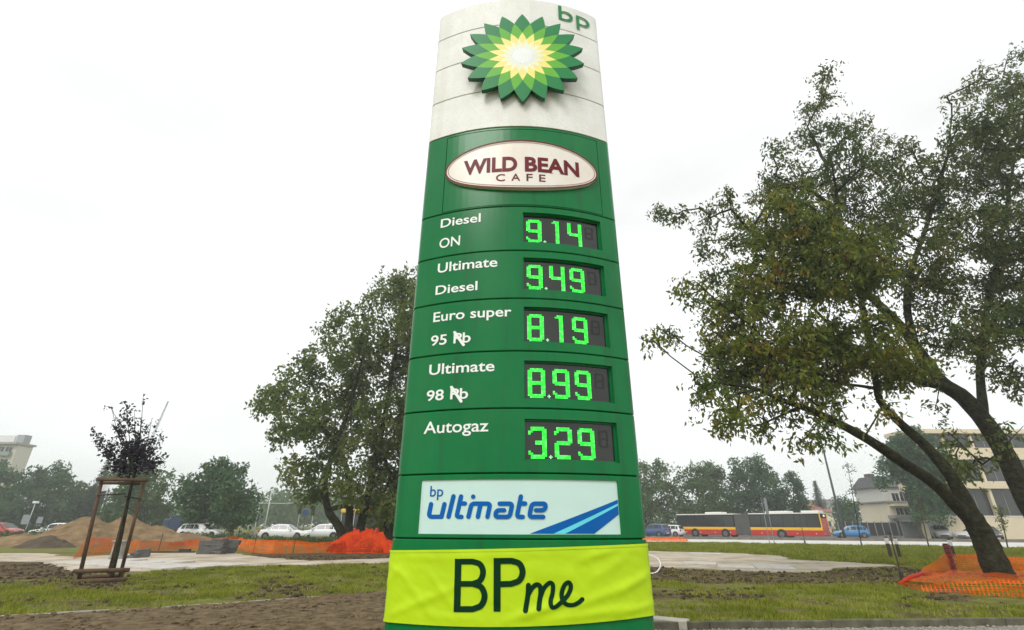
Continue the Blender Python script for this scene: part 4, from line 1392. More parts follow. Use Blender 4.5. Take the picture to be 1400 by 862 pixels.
blobs = blob_px([(545, 690, 14), (522, 712, 11, 2), (538, 722, 12, 2), (515, 700, 10, 2), (560, 655, 24), (585, 620, 40), (600, 540, 50), (560, 600, 26), (530, 705, 11), (640, 590, 50), (620, 660, 30), (518, 640, 18), (520, 690, 10)], D2, 2.0, 4)
tree('thick_tree', 'thick dark trunked tree at the left edge of the totem', b2, limbs, blobs, 0.34, 330, 40, L_green, seed=6, spread=0.5, tip_r=0.016, droop=0.4, aspect=0.55)

# ---- round tree beyond the road on the left
def simple_tree(name, label, px, base_y, dist, blobs, m_leaf, seed, trunk_r=0.16, n=240, per=34, leaf=0.34, spread=0.42, group=None, lean=0, jit=1.5, m_bark=M_bark2, stem_top=None):
    b = W(px, base_y, dist); b.z = 0
    B_ = blob_px(blobs, dist, jit, seed)
    cx_ = sum(q[0] * q[3] for q in B_) / sum(q[3] for q in B_); top = max(q[2] + q[3] for q in B_); low = min(q[2] - q[3] for q in B_)
    h = top * 0.72
    rng = np.random.default_rng(seed)
    limbs = [[(b.x, b.y, -0.1, trunk_r * 1.25), (b.x + rng.normal(0, .1), b.y, max(low, 1.0) * 0.6, trunk_r), (b.x * .6 + cx_ * .4, b.y, h * 0.55, trunk_r * .75), (cx_, b.y, h, trunk_r * .3)]]
    return tree(name, label, b, limbs, B_, leaf, n, per, m_leaf, m_bark, seed=seed, spread=spread, group=group, tip_r=0.014)
simple_tree('round_tree', 'round crowned broadleaf tree above the white estate car on the left', 316, 736, 58, [(300, 640, 16), (325, 645, 14), (275, 655, 18), (262, 675, 16), (300, 665, 24), (330, 670, 20), (342, 690, 14), (260, 693, 12), (285, 690, 20), (315, 695, 22), (340, 705, 10), (268, 708, 8), (300, 710, 12), (250, 668, 7, 2)], L_far, 31, 0.2, 300, 40, 0.42, 0.45)
simple_tree('round_tree', 'leafy tree rising behind the staked sapling', 190, 735, 74, [(170, 640, 12), (200, 650, 16), (185, 668, 18), (215, 668, 14), (225, 690, 12), (165, 680, 14), (200, 698, 18), (175, 704, 14), (222, 708, 12), (150, 700, 12), (232, 650, 6)], L_far2, 32, 0.2, 260, 38, 0.45, 0.5)
# wood on the far left
simple_tree('leafy_tree', 'broad leafy tree at the left edge below the apartment block', 8, 733, 84, [(-20, 650, 24), (10, 655, 20), (-10, 690, 30), (25, 680, 22), (10, 712, 22), (-30, 710, 24)], L_far, 33, 0.22, 240, 36, 0.5, 0.5, 'broadleaf trees on the far left')
simple_tree('leafy_tree', 'broad leafy tree above the left white hatchback', 62, 733, 88, [(45, 655, 18), (70, 650, 20), (90, 658, 14), (55, 685, 26), (88, 690, 22), (70, 710, 22), (38, 712, 16), (100, 712, 14)], L_far, 34, 0.22, 300, 36, 0.5, 0.5, 'broadleaf trees on the far left')
simple_tree('leafy_tree', 'leafy tree between the dark spruce and the sand heap', 118, 733, 92, [(105, 672, 14), (125, 680, 16), (112, 700, 18), (140, 700, 14), (128, 714, 14)], L_far2, 35, 0.2, 170, 34, 0.5, 0.5, 'broadleaf trees on the far left')

def spruce(name, label, px, dist, top_y, base_half_px, seed, m=L_con):
    b = W(px, 734, dist); b.z = 0
    top = W(px, top_y, dist)
    rng = np.random.default_rng(seed)
    root = thing(name, label, 'tree', tuple(b))
    mb = MB(); mb.tube([b, Vector((b.x, b.y, top.z * 0.5)), Vector((b.x, b.y, top.z))], [0.18, 0.11, 0.015], 7)
    R = base_half_px * PXS(dist)
    C = []
    z = 1.0
    while z < top.z - 0.1:
        f = 1 - z / top.z
        n = 7
        a0 = rng.uniform(0, 6.28)
        for k in range(n):
            a = a0 + 2 * math.pi * k / n + rng.uniform(-.3, .3); r = R * (f ** 0.85) * rng.uniform(0.75, 1.15) + 0.1
            e = Vector((b.x + r * math.cos(a), b.y + r * math.sin(a), z - r * 0.22 + 0.1))
            s = Vector((b.x, b.y, z + 0.1))
            mb.tube([s, e], [0.03, 0.01], 4, cap=False)
            m_ = int(10 + r * 22)
            t = rng.uniform(0.1, 1.05, (m_, 1))
            C.append(np.array(s) + (np.array(e) - np.array(s)) * t + rng.normal(0, 0.10, (m_, 3)) + np.array((0, 0, -0.08)))
        z += 0.5
    mb.build('trunk', M_bark2, root)
    V, F = leaves_np(np.vstack(C), 0.30, rng, 0.5, 0.35)
    np_mesh('crown', V, F, m, root)
    return root
spruce('spruce', 'dark pointed spruce rising above the trees on the left', 116, 90, 624, 24, 41)
spruce('spruce', 'small pointed spruce far behind the rear of the bus', 1131, 120, 657, 16, 42)

# row of trees behind the bus
g = 'trees in a row behind the bus'
simple_tree('leafy_tree', 'pale green tree at the right edge of the totem, left end of the row', 893, 733, 92, [(880, 650, 20), (905, 640, 12), (915, 655, 16), (895, 675, 26), (922, 690, 20), (890, 705, 22), (860, 680, 30), (915, 710, 14)], L_far2, 51, 0.2, 280, 36, 0.5, 0.5, g)
simple_tree('leafy_tree', 'broad tree behind the front half of the bus', 962, 733, 92, [(945, 652, 18), (968, 645, 16), (985, 655, 16), (955, 675, 24), (985, 682, 22), (935, 690, 16), (970, 702, 20), (1000, 700, 14), (940, 712, 12)], L_far2, 52, 0.2, 290, 36, 0.5, 0.5, g)
simple_tree('leafy_tree', 'tallest dark green tree behind the joint of the bus', 1025, 733, 88, [(1010, 642, 14), (1032, 636, 16), (1050, 648, 14), (1015, 665, 22), (1045, 672, 24), (1070, 665, 12), (1020, 692, 20), (1055, 698, 20), (1078, 690, 12), (1040, 712, 14), (1002, 680, 12)], L_far, 53, 0.22, 320, 36, 0.48, 0.48, g)
simple_tree('leafy_tree', 'thin topped dark tree behind the rear of the bus', 1092, 733, 86, [(1088, 662, 7, 2), (1080, 650, 5, 2), (1096, 680, 10), (1085, 695, 12), (1102, 700, 10), (1090, 712, 12)], L_far, 54, 0.16, 120, 30, 0.42, 0.4, g)
# trees among the houses
simple_tree('leafy_tree', 'dark bushy tree left of the dark roofed house', 1158, 734, 96, [(1150, 690, 10), (1163, 695, 10), (1155, 708, 13), (1168, 712, 9), (1148, 720, 9)], L_far, 55, 0.16, 130, 32, 0.45, 0.45)
simple_tree('leafy_tree', 'large dark green tree between the house and the modern building', 1262, 736, 65.4, [(1225, 612, 14), (1250, 600, 18), (1215, 636, 12), (1240, 638, 20), (1272, 628, 20), (1262, 665, 19), (1288, 658, 16), (1276, 692, 17), (1292, 688, 12), (1262, 702, 9), (1205, 655, 6, 2)], L_far, 56, 0.24, 420, 38, 0.42, 0.45)

# far wood behind the crossing, seen through the stems: one hazy mass
rngw = np.random.default_rng(77)
C = []
for k in range(250):
    px = rngw.uniform(330, 870); d = rngw.uniform(150, 190)
    p = W(px, 727, d); h = rngw.uniform(7, 13); r = rngw.uniform(2, 4)
    n = 110
    v = rngw.normal(0, 1, (n, 3)); v /= np.linalg.norm(v, axis=1, keepdims=True)
    C.append(np.array((p.x, p.y, h * 0.55)) + v * np.array((r, r, h * 0.5)) * rngw.uniform(0.5, 1, (n, 1)))
for k in range(170):
    px = rngw.choice([rngw.uniform(-320, 60), rngw.uniform(80, 350), rngw.uniform(860, 1500)]); d = rngw.uniform(150, 200)
    p = W(px, 727, d); h = rngw.uniform(5, 9); r = rngw.uniform(2, 4); n = 90
    v = rngw.normal(0, 1, (n, 3)); v /= np.linalg.norm(v, axis=1, keepdims=True)
    C.append(np.array((p.x, p.y, h * 0.5)) + v * np.array((r, r, h * 0.5)) * rngw.uniform(0.5, 1, (n, 1)))
V, F = leaves_np(np.vstack(C), 1.1, rngw, 0.2, 0.6)
o = np_mesh('far_wood', V, F, L_far2); o['kind'] = 'stuff'; tag(o, 'pale hazy wood far behind the roads', 'wood')

# hedge and shrubs on the left
def shrub(name, label, pts, h, w, n, m, seed, leaf=0.16, cat='hedge', group=None):
    rng = np.random.default_rng(seed)
    root = thing(name, label, cat, (pts[0][0], pts[0][1], 0), group=group)
    C = []; mb = MB()
    for a, b in zip(pts[:-1], pts[1:]):
        a = Vector(a[:2]); b = Vector(b[:2]); L = (b - a).length
        m_ = int(n * L)
        t = rng.uniform(0, 1, m_)
        hh = h * (0.65 + 0.6 * vnoise(a.x + t * L * 0.9 + seed, t * 0 + 3))
        cx_ = a.x + (b.x - a.x) * t; cy_ = a.y + (b.y - a.y) * t
        v = rng.normal(0, 1, (m_, 3)); v /= np.linalg.norm(v, axis=1, keepdims=True); rr_ = rng.uniform(0.6, 1, m_)
        C.append(np.stack([cx_ + v[:, 0] * w * rr_, cy_ + v[:, 1] * w * rr_, np.abs(v[:, 2]) * hh * rr_ + 0.05], 1))
        for s in range(int(L * 2) + 1):
            f = rng.uniform(0, 1); p = a + (b - a) * f
            mb.tube([(p.x, p.y, 0), (p.x + rng.normal(0, .1), p.y, h * 0.7)], [0.02, 0.006], 4, cap=False)
    mb.build('stem', M_bark2, root)
    V, F = leaves_np(np.vstack(C), leaf, rng, 0.0, 0.6)
    np_mesh('foliage', V, F, m, root)
    return root
shrub('hedge', 'low clipped hedge in front of the white hatchback on the far left', [G(-90, 744), G(85, 741)], 0.95, 0.8, 330, L_hedge, 61)
shrub('hedge', 'low hedge running below the white estate car behind the orange fence', [G(245, 739), G(345, 739.5)], 0.62, 0.6, 330, L_hedge, 62)
shrub('bush', 'green bush in front of the white saloon car', [G(362, 741), G(395, 742)], 0.5, 0.5, 420, L_hedge, 63, cat='bush')
shrub('bush', 'low bush between the white saloon and the forked tree', [G(402, 743.5), G(455, 744.5)], 0.55, 0.5, 420, L_hedge, 64, cat='bush')

# ---- staked sapling with purple leaves
bs_ = G(152, 797); DS = bs_.y
limbs = [limb_px([(150, 799, .060), (158, 765, .052), (166, 730, .048), (174, 690, .042), (182, 655, .036), (187, 640, .028), (190, 610, .016), (193, 575, .008)], DS)]
twigs = [((186, 640), (196, 538)), ((185, 640), (172, 550)), ((184, 642), (152, 556)), ((183, 643), (127, 586)), ((186, 640), (208, 572)), ((187, 640), (222, 590)), ((188, 642), (232, 622)), ((182, 645), (138, 606)), ((186, 642), (184, 562)), ((187, 645), (214, 626)), ((181, 648), (148, 632)), ((184, 640), (162, 575)), ((188, 640), (206, 600))]
for (a_, b_) in twigs:
    m_ = (a_[0] * .5 + b_[0] * .5 + (b_[0] - a_[0]) * .12, a_[1] * .5 + b_[1] * .5 + 4)
    limbs.append(limb_px([(a_[0], a_[1], .014), (m_[0], m_[1], .010), (b_[0], b_[1], .005)], DS + RNG.uniform(-.25, .25)))
bl_ = []
for (a_, b_) in twigs:
    for f_ in np.linspace(0.28, 1.0, 7):
        x_ = a_[0] + (b_[0] - a_[0]) * f_; y__ = a_[1] + (b_[1] - a_[1]) * f_
        bl_.append((x_, y__, 5.5 - 3.2 * f_, 4.0 + 3 * (1 - f_)))
bl_ += [(180, 628, 12, 1.2), (190, 615, 14, 1.0), (168, 618, 12, 1.0), (205, 625, 9, 1.2)]
blobs = blob_px(bl_, DS, 0.3, 8)
tree('sapling', 'young purple leaved sapling tied between wooden stakes', bs_, limbs, blobs, 0.10, 330, 9, L_purple, M_bark, seed=71, spread=0.07, tip_r=0.006, power=0.3, droop=0.1, aspect=0.6, up=0.12)

# thin roadside saplings on the right, nearly bare
def whip(label, pb, pt, half, seed, nleaf=6, n=26):
    b = G(*pb); d = b.y
    L = [limb_px([(pb[0], pb[1], .05), ((pb[0] * .6 + pt[0] * .4), (pb[1] * .6 + pt[1] * .4), .035), (pt[0], pt[1], .012)], d)]
    bl = blob_px([(pb[0] + (pt[0] - pb[0]) * f + sg * half * (1.1 - f), pb[1] + (pt[1] - pb[1]) * f, half * 0.45, 1) for f in (0.5, 0.65, 0.8, 0.93) for sg in (-1, 1)], d, 0.6, seed)
    return tree('roadside_sapling', label, b, L, bl, 0.16, n, nleaf, L_olive2, M_bark2, seed=seed, spread=0.12, tip_r=0.012, power=0.3, group='thin saplings along the pale pavement', up=0.15)
whip('thin almost bare sapling in front of the blue hatchback', (1178, 746.5), (1158, 632), 12, 81, 3, 34)
whip('thin bare sapling in front of the garage with the silver car', (1270, 749), (1252, 668), 6, 82, 2, 12)
whip('thin sapling with hanging leaves right of the leaning trunk', (1378, 750), (1366, 690), 9, 83, 12, 26)

# ---- grass blades
M_blade = leaf_mat('grass blades', [(0.0, (0.085, 0.112, 0.008)), (0.40, (0.165, 0.195, 0.012)), (0.75, (0.27, 0.285, 0.028)), (1.0, (0.38, 0.33, 0.10))], 0.45, 1.1, 1.15)
def grass(name, label, poly, dens, hgt, wid, seed, soil_cut=True):
    rng = np.random.default_rng(seed)
    P = np.array([(p[0], p[1]) for p in poly])
    lo, hi = P.min(0), P.max(0)
    n = int((hi - lo).prod() * dens)
    x = rng.uniform(lo[0], hi[0], n); y = rng.uniform(lo[1], hi[1], n)
    k = inpoly(x, y, poly); x, y = x[k], y[k]
    s = soilness(x, y)
    patch = fbm(x * 1.3 + 3, y * 1.3 + 8, 4)
    k = rng.uniform(0, 1, len(x)) < np.clip((patch - 0.30) * 4.5, 0.05, 1) * (1 - 0.93 * s)
    k &= ~(inpoly(x, y, PAD_L) | inpoly(x, y, PAD_R) | inpoly(x, y, front_poly) | inpoly(x, y, gravel_poly))
    x, y, patch = x[k], y[k], patch[k]
    # ground height
    fx = np.clip((x - gx[0]) / 0.2, 0, nx_ - 1.001); fy = np.clip((y - gy[0]) / 0.18, 0, ny_ - 1.001)
    z = HH[fy.astype(int), fx.astype(int)]
    nb = 3
    X = np.repeat(x, nb) + rng.normal(0, 0.02, len(x) * nb); Y = np.repeat(y, nb) + rng.normal(0, 0.02, len(x) * nb); Z = np.repeat(z, nb) - 0.005
    h = hgt * np.repeat(0.5 + patch, nb) * rng.uniform(0.35, 1.25, len(X))
    a = rng.uniform(0, 6.283, len(X)); ln = rng.uniform(0.1, 0.9, len(X)) * h
    w = wid * rng.uniform(0.6, 1.4, len(X))
    b = a + rng.uniform(0.8, 2.3, len(X))
    V = np.stack([np.stack([X - np.cos(b) * w, Y - np.sin(b) * w, Z], 1), np.stack([X + np.cos(b) * w, Y + np.sin(b) * w, Z], 1), np.stack([X + np.cos(a) * ln, Y + np.sin(a) * ln, Z + h], 1)], 1).reshape(-1, 3)
    o = np_mesh(name, V, np.arange(len(V), dtype=np.int32).reshape(-1, 3), M_blade)
    o['kind'] = 'stuff'; tag(o, label, 'grass')
    return o
gl_near = [G(-140, 848), G(0, 842), (G(150, 835)), G(300, 826), G(440, 815), G(560, 806), G(700, 800), G(700, 772), G(533, 771), G(300, 776), G(206, 783), G(100, 790), G(-140, 790)]
grass('grass', 'patchy green grass in front of the paving on the left', gl_near, 380, 0.075, 0.011, 91)
gr_near = [KERB_A + kn * 0.05, KERB_A + kd * 19 + kn * 0.05, G(1480, 768), G(1240, 776), G(1170, 778), G(1047, 785), G(906, 778), G(850, 800)]
grass('grass', 'rough green grass between the kerb and the paving on the right', gr_near, 340, 0.08, 0.011, 92)
gr_far = [G(*lin(*cb, 800)), G(*lin(*cb, 1500)), G(1500, 772), G(1225, 774), G(1164, 770.5), G(1083, 766), G(1066, 761), G(1007, 757.5), G(850, 753.5)]
grass('grass', 'strip of green grass between the paving and the pale pavement on the right', gr_far, 110, 0.14, 0.024, 93)

# ================================================================== vehicles
M_tyre = mat('tyre rubber', (0.012, 0.012, 0.012), rough=0.85, var=0.1)
M_rim = mat('wheel rim', (0.16, 0.16, 0.165), rough=0.4, metal=0.5, var=0.1)
M_cglass = mat('dark car glass', (0.012, 0.015, 0.017), rough=0.06, var=0.0, spec=0.6)
M_trim = mat('black trim', (0.015, 0.015, 0.016), rough=0.6, var=0.1)
M_head = mat('headlamp glass', (0.6, 0.62, 0.64), rough=0.12, var=0.05)
M_tail = mat('red lamp', (0.45, 0.01, 0.012), rough=0.2, var=0.05)
def paint(name, c):
    return mat('car paint ' + name, c, rough=0.28, var=0.03, coat=0.6)
def loft(mb, stations, prof):
    """stations: list of (x, lambda t -> (y,z)) cross-section rings"""
    rings = [[(x, *prof(x, k)) for k in range(prof.n)] for x in stations]
def wheel(parent, x, y, r, w, side):
    mb = MB(); s = side
    mb.lathe([(r * .55, -w / 2), (r * .92, -w / 2), (r, -w * .32), (r, w * .32), (r * .92, w / 2), (r * .55, w / 2)], (x, y, r), 20, 'Y')
    o = mb.build('wheel', M_tyre, parent, smooth=False)
    mb = MB()
    mb.lathe([(r * .62, 0), (r * .58, s * 0.012), (r * .5, s * 0.004), (r * .18, s * 0.008), (r * .1, s * 0.02)], (x, y + s * (w / 2 + 0.002), r), 18, 'Y')
    mb.build('rim', M_rim, o)
    return o
CAR_KINDS = {
    # x from rear (0) to front; belt line heights; greenhouse (x, z) outline from rear to front
    'estate': dict(L=4.65, belt=[(0, .62, .80), (.12, .90, .86), (1.2, .93, .89), (3.0, .92, .89), (3.3, .90, .88), (4.3, .76, .82), (4.58, .62, .72), (4.65, .5, .60)], house=[(0.12, .90), (0.42, 1.40), (0.75, 1.47), (1.9, 1.49), (2.5, 1.44), (3.35, .90)], w1=.88, w2=.62, cuts=[0.85, 1.75, 2.62]),
    'hatch': dict(L=4.1, belt=[(0, .60, .78), (.10, .95, .85), (1.0, .96, .87), (2.6, .93, .87), (3.0, .90, .86), (3.8, .74, .80), (4.04, .6, .70), (4.1, .48, .58)], house=[(0.10, .93), (0.40, 1.38), (0.70, 1.49), (1.6, 1.51), (2.1, 1.46), (3.0, .90)], w1=.86, w2=.62, cuts=[0.75, 1.45, 2.25]),
    'saloon': dict(L=4.7, belt=[(0, .62, .76), (.10, .92, .84), (.9, .98, .87), (3.1, .92, .88), (3.4, .90, .87), (4.35, .74, .80), (4.63, .6, .70), (4.7, .48, .58)], house=[(0.55, .96), (1.35, 1.38), (1.75, 1.45), (2.3, 1.45), (2.7, 1.40), (3.45, .90)], w1=.88, w2=.60, cuts=[1.25, 1.95, 2.75]),
    'suv': dict(L=4.5, belt=[(0, .66, .80), (.08, 1.05, .88), (1.0, 1.06, .90), (3.0, 1.04, .90), (3.3, 1.02, .88), (4.2, .92, .83), (4.45, .72, .74), (4.5, .55, .62)], house=[(0.08, 1.03), (0.35, 1.52), (0.65, 1.62), (1.8, 1.65), (2.4, 1.58), (3.2, 1.02)], w1=.9, w2=.66, cuts=[0.75, 1.6, 2.5]),
}
def car(label, kind, m, loc, rz, group=None, cat='car'):
    """local: x forward, y left"""
    K = CAR_KINDS[kind]
    root = thing('parked_car', label, cat, loc, rz, group, local=True)
    L = K['L']; x0 = -L / 2
    xs = np.linspace(0, L, 26)
    bx_ = [b[0] for b in K['belt']]; bz = [b[1] for b in K['belt']]; bw = [b[2] for b in K['belt']]
    wr = 0.33 if kind != 'suv' else 0.36
    ax = (0.78, L - 0.86)
    rings = []
    for x in xs:
        zt = float(np.interp(x, bx_, bz)); w = float(np.interp(x, bx_, bw)); zb = 0.20 + 0.10 * max(0, 1 - x / 0.25) + 0.08 * max(0, 1 - (L - x) / 0.25)
        zm_ = zb + (zt - zb) * 0.55
        sec = [(w * .86, zb), (w * .98, zb + .10), (w, zm_), (w * .975, zt - .10), (w * .93, zt - .02), (w * .80, zt + .012), (w * .3, zt + .022)]
        rings.append([(x + x0, y, z) for (y, z) in sec] + [(x + x0, -y, z) for (y, z) in reversed(sec)])
    n = len(rings[0]); mb = MB()
    mb.add([p for r in rings for p in r], [(i * n + k, i * n + (k + 1) % n, (i + 1) * n + (k + 1) % n, (i + 1) * n + k) for i in range(len(rings) - 1) for k in range(n)] + [tuple(range(n)), tuple((len(rings) - 1) * n + k for k in range(n))])
    body = mb.build('body', m, root, smooth=True)
    # greenhouse: roof and pillars
    H = K['house']; hx = [h[0] for h in H]; hz = [h[1] for h in H]
    gx_ = np.linspace(hx[0], hx[-1], 22)
    rings = []
    for x in gx_:
        z = float(np.interp(x, hx, hz)); zb = float(np.interp(x, bx_, bz)) - 0.02
        f = max(0.02, min(1, (z - zb) / 0.5))
        wb = float(np.interp(x, bx_, bw)) * .95; wt = wb - (wb - K['w2']) * f
        rings.append([(x + x0, wb, zb), (x + x0, wt + .02, max(zb + .002, z - .06)), (x + x0, wt - .10, max(zb + .003, z)), (x + x0, -(wt - .10), max(zb + .003, z)), (x + x0, -(wt + .02), max(zb + .002, z - .06)), (x + x0, -wb, zb)])
    n = 6; mb = MB()
    mb.add([p for r in rings for p in r], [(i * n + k, i * n + k + 1, (i + 1) * n + k + 1, (i + 1) * n + k) for i in range(len(rings) - 1) for k in range(n - 1)])
    mb.build('roof', m, root, smooth=True)
    # side windows
    def side_pt(x, f, s, o=0.006):
        z = float(np.interp(x, hx, hz)); zb = float(np.interp(x, bx_, bz)) - 0.02
        wb = float(np.interp(x, bx_, bw)) * .95; wt = wb - (wb - K['w2']) * max(0.02, min(1, (z - zb) / 0.5))
        zt = max(zb + .002, z - .06)
        return (x + x0, s * (wb + (wt + .02 - wb) * f + o), zb + (zt - zb) * f + .01)
    cuts = [hx[0] + 0.28] + K['cuts'] + [hx[-1] - 0.30]
    for s in (1, -1):
        for a, b in zip(cuts[:-1], cuts[1:]):
            q = np.linspace(a + .035, b - .035, 6)
            mb = MB(); mb.add([side_pt(x, .10, s) for x in q] + [side_pt(x, .90, s) for x in q], [(k, k + 1, 7 + k, 6 + k) for k in range(5)])
            mb.build('side_window', M_cglass, root)
    def slope(xa, xb, za, zb, name):
        wa = float(np.interp(xa, bx_, bw)) * .86; mb = MB()
        mb.add([(xa + x0, wa, za), (xa + x0, -wa, za), (xb + x0, -K['w2'] * .92, zb), (xb + x0, K['w2'] * .92, zb)], [(0, 1, 2, 3)])
        mb.build(name, M_cglass, root)
    o = .018
    slope(hx[-1] - .05 + o, hx[-2] + .10 + o, hz[-1] + .05, hz[-2] - .03 + o, 'windscreen')
    slope(hx[0] + .06 - o, hx[1] - .03 - o, hz[0] + .10, hz[1] - .02 + o, 'rear_window')
    for s in (1, -1):
        for x in ax:
            mb = MB(); mb.lathe([(wr + .055, 0), (wr + .055, s * .012)], (x + x0, s * (float(np.interp(x, bx_, bw)) - .004), wr), 20, 'Y'); mb.build('wheel_arch', M_trim, root)
            wheel(root, x + x0, s * (float(np.interp(x, bx_, bw)) - .09), wr, .21, s)
        zf = float(np.interp(L - .12, bx_, bz)); wf = float(np.interp(L - .12, bx_, bw))
        mb = MB(); mb.bbox(L - .34 + x0, L - .03 + x0, s * (wf - .22) - .14, s * (wf - .22) + .14, zf - .13, zf - .005, .02); mb.build('headlight', M_head, root)
        zr = float(np.interp(.1, bx_, bz))
        mb = MB(); mb.bbox(-.012 + x0, .20 + x0, s * .70 - .10, s * .70 + .10, zr - .22, zr - .02, .02); mb.build('tail_light', M_tail, root)
        mb = MB(); mb.bbox(hx[-1] - .42 + x0, hx[-1] - .25 + x0, s * .98 - .08, s * .98 + .08, hz[-1] + .02, hz[-1] + .15, .02); mb.build('mirror', m, root)
    mb = MB(); mb.bbox(L - .02 + x0, L + .012 + x0, -.42, .42, .30, .46, .01); mb.build('grille', M_trim, root)
    mb = MB(); mb.bbox(-.02 + x0, .01 + x0, -.26, .26, .48, .59, .004); mb.build('number_plate', mat('plate white', (.7, .7, .7), var=.02), root)
    return root
W_white = paint('white', (0.72, 0.73, 0.74)); W_blue = paint('blue', (0.035, 0.21, 0.47)); W_dblue = paint('dark blue', (0.03, 0.07, 0.19)); W_silver = paint('silver', (0.45, 0.45, 0.44)); W_dark = paint('dark', (0.04, 0.042, 0.045)); W_red = paint('red', (0.40, 0.03, 0.02))
def at(px, py):
    p = G(px, py); return (p.x, p.y, 0.014)
car('white hatchback parked behind the hedge on the far left', 'estate', W_white, at(72, 736.5), math.pi + .06)
car('white estate car on the left road under the round tree', 'estate', W_white, at(274, 736.5), .04)
car('white saloon car left of the forked tree', 'saloon', W_white, at(388, 738.5), .05)
car('white car partly hidden behind the stems of the forked tree', 'estate', W_white, at(437, 737.5), math.pi + .1)
car('red car cut by the left edge of the picture', 'hatch', W_red, at(2, 733.5), 0)
car('dark blue people carrier at the right edge of the totem', 'suv', W_dblue, at(894, 735.0), math.pi - .9)
car('white car between the people carrier and the front of the bus', 'hatch', W_white, at(916, 734.2), math.pi - .75)
car('bright blue hatchback behind the rear of the bus', 'hatch', W_blue, at(1165, 736.0), math.pi - .35)
car('silver car parked in front of the garage opening', 'suv', W_silver, at(1289, 737.0), -math.pi / 2 - .55)
car('white car beside the silver car, half behind the leaning trunk', 'hatch', W_white, at(1318, 737.2), -math.pi / 2 - .75)
car('dark car behind the leaning trunk on the right', 'hatch', W_dark, at(1356, 737.6), -math.pi / 2 - .5)

# ---- articulated bus
M_red = mat('bus red', (0.52, 0.018, 0.012), rough=0.32, var=0.06, coat=0.4)
M_yel = mat('bus yellow', (0.85, 0.50, 0.012), rough=0.32, var=0.04, coat=0.4)
M_black = mat('bus black band', (0.012, 0.013, 0.014), rough=0.2, var=0.1)
M_bglass = mat('bus glass', (0.022, 0.026, 0.027), rough=0.07, var=0.2, scale=0.8, spec=0.6)
M_broof = mat('bus roof white', (0.72, 0.71, 0.66), rough=0.5, var=0.06)
M_bellow = mat('grey bellows', (0.10, 0.10, 0.095), rough=0.85, var=0.15, scale=2)
def bus_section(root, x0, x1, wheels, front=False, rear=False, n_win=5, HB=2.95):
    hw = 1.275
    mb = MB(); mb.bbox(x0, x1, -hw, hw, 0.32, 0.95, .03); mb.build('lower_panel', M_red, root)
    mb = MB(); mb.bbox(x0, x1, -hw - .003, hw + .003, 0.952, 1.27, .02); mb.build('yellow_band', M_yel, root)
    mb = MB(); mb.bbox(x0 + .01, x1 - .01, -hw + .01, hw - .01, 1.272, HB - .16, .04); mb.build('window_band', M_black, root)
    mb = MB(); mb.bbox(x0, x1, -hw + .0, hw - .0, HB - .158, HB - .02, .06); mb.build('roof', M_broof, root)
    L = x1 - x0
    for s in (1, -1):
        for k in range(n_win):
            a = x0 + .12 + (L - .24) * k / n_win; b = x0 + .12 + (L - .24) * (k + 1) / n_win
            mb = MB(); mb.box(a + .04, b - .04, s * (hw - .009) - .006, s * (hw - .009) + .006, 1.33, HB - .28)
            mb.build('side_window', M_bglass, root)
        for xw in wheels:
            mb = MB(); mb.lathe([(.58, 0), (.58, s * .01)], (xw, s * (hw + .002), .5), 24, 'Y'); mb.build('wheel_arch', M_trim, root)
            o = wheel(root, xw, s * (hw - .06), .48, .30, s)
        for k in range(4):
            xq = x0 + L * (k + .5) / 4 + .3
            mb = MB(); mb.lathe([(.07, 0), (.06, s * .02)], (xq, s * (hw + .002), .60), 10, 'Y'); mb.build('marker_lamp', M_head, root)
cA = W(927.5, 732, 76); cB = W(1127, 735.8, 62.5); cA.z = cB.z = 0       # front and rear corner on the near side
dirv = (cB - cA); Lb = dirv.length; dirv.normalize()
print('BUS LENGTH', Lb, cA, cB)
nb_ = Vector((-dirv.y, dirv.x, 0))
if nb_.y < 0: nb_ = -nb_
sc_b = Lb / 18.0
mid = (cA + cB) / 2 + nb_ * 1.275 * sc_b
bus = thing('articulated_bus', 'long red and yellow articulated city bus with grey bellows, driving on the right hand road', 'bus', (mid.x, mid.y, 0.014), math.atan2(dirv.y, dirv.x), local=True)
# local x: front at -9, rear at +9 ; near side is -y
bus_section(bus, -9.0, -0.95, (-6.45, -1.95 - .35), n_win=6)
bus_section(bus, 0.95, 9.0, (4.55,), n_win=6)
mb = MB()
nf = 14
for k in range(nf):
    a = -0.95 + 1.9 * k / nf; b = -0.95 + 1.9 * (k + 1) / nf; c = (a + b) / 2
    mb.add([(a, -1.16, .42), (c, -1.22, .40), (b, -1.16, .42), (a, -1.16, 2.80), (c, -1.22, 2.86), (b, -1.16, 2.80), (a, 1.16, 2.80), (c, 1.22, 2.86), (b, 1.16, 2.80), (a, 1.16, .42), (c, 1.22, .40), (b, 1.16, .42)],
           [(0, 1, 4, 3), (1, 2, 5, 4), (3, 4, 7, 6), (4, 5, 8, 7), (6, 7, 10, 9), (7, 8, 11, 10)])
mb.build('bellows', M_bellow, bus)
for (a, b) in ((-4.9, -2.7), (2.9, 5.6), (7.0, 8.9)):
    mb = MB(); mb.bbox(a, b, -.95, .95, 2.92, 3.17, .08); mb.build('roof_unit', M_broof, bus)
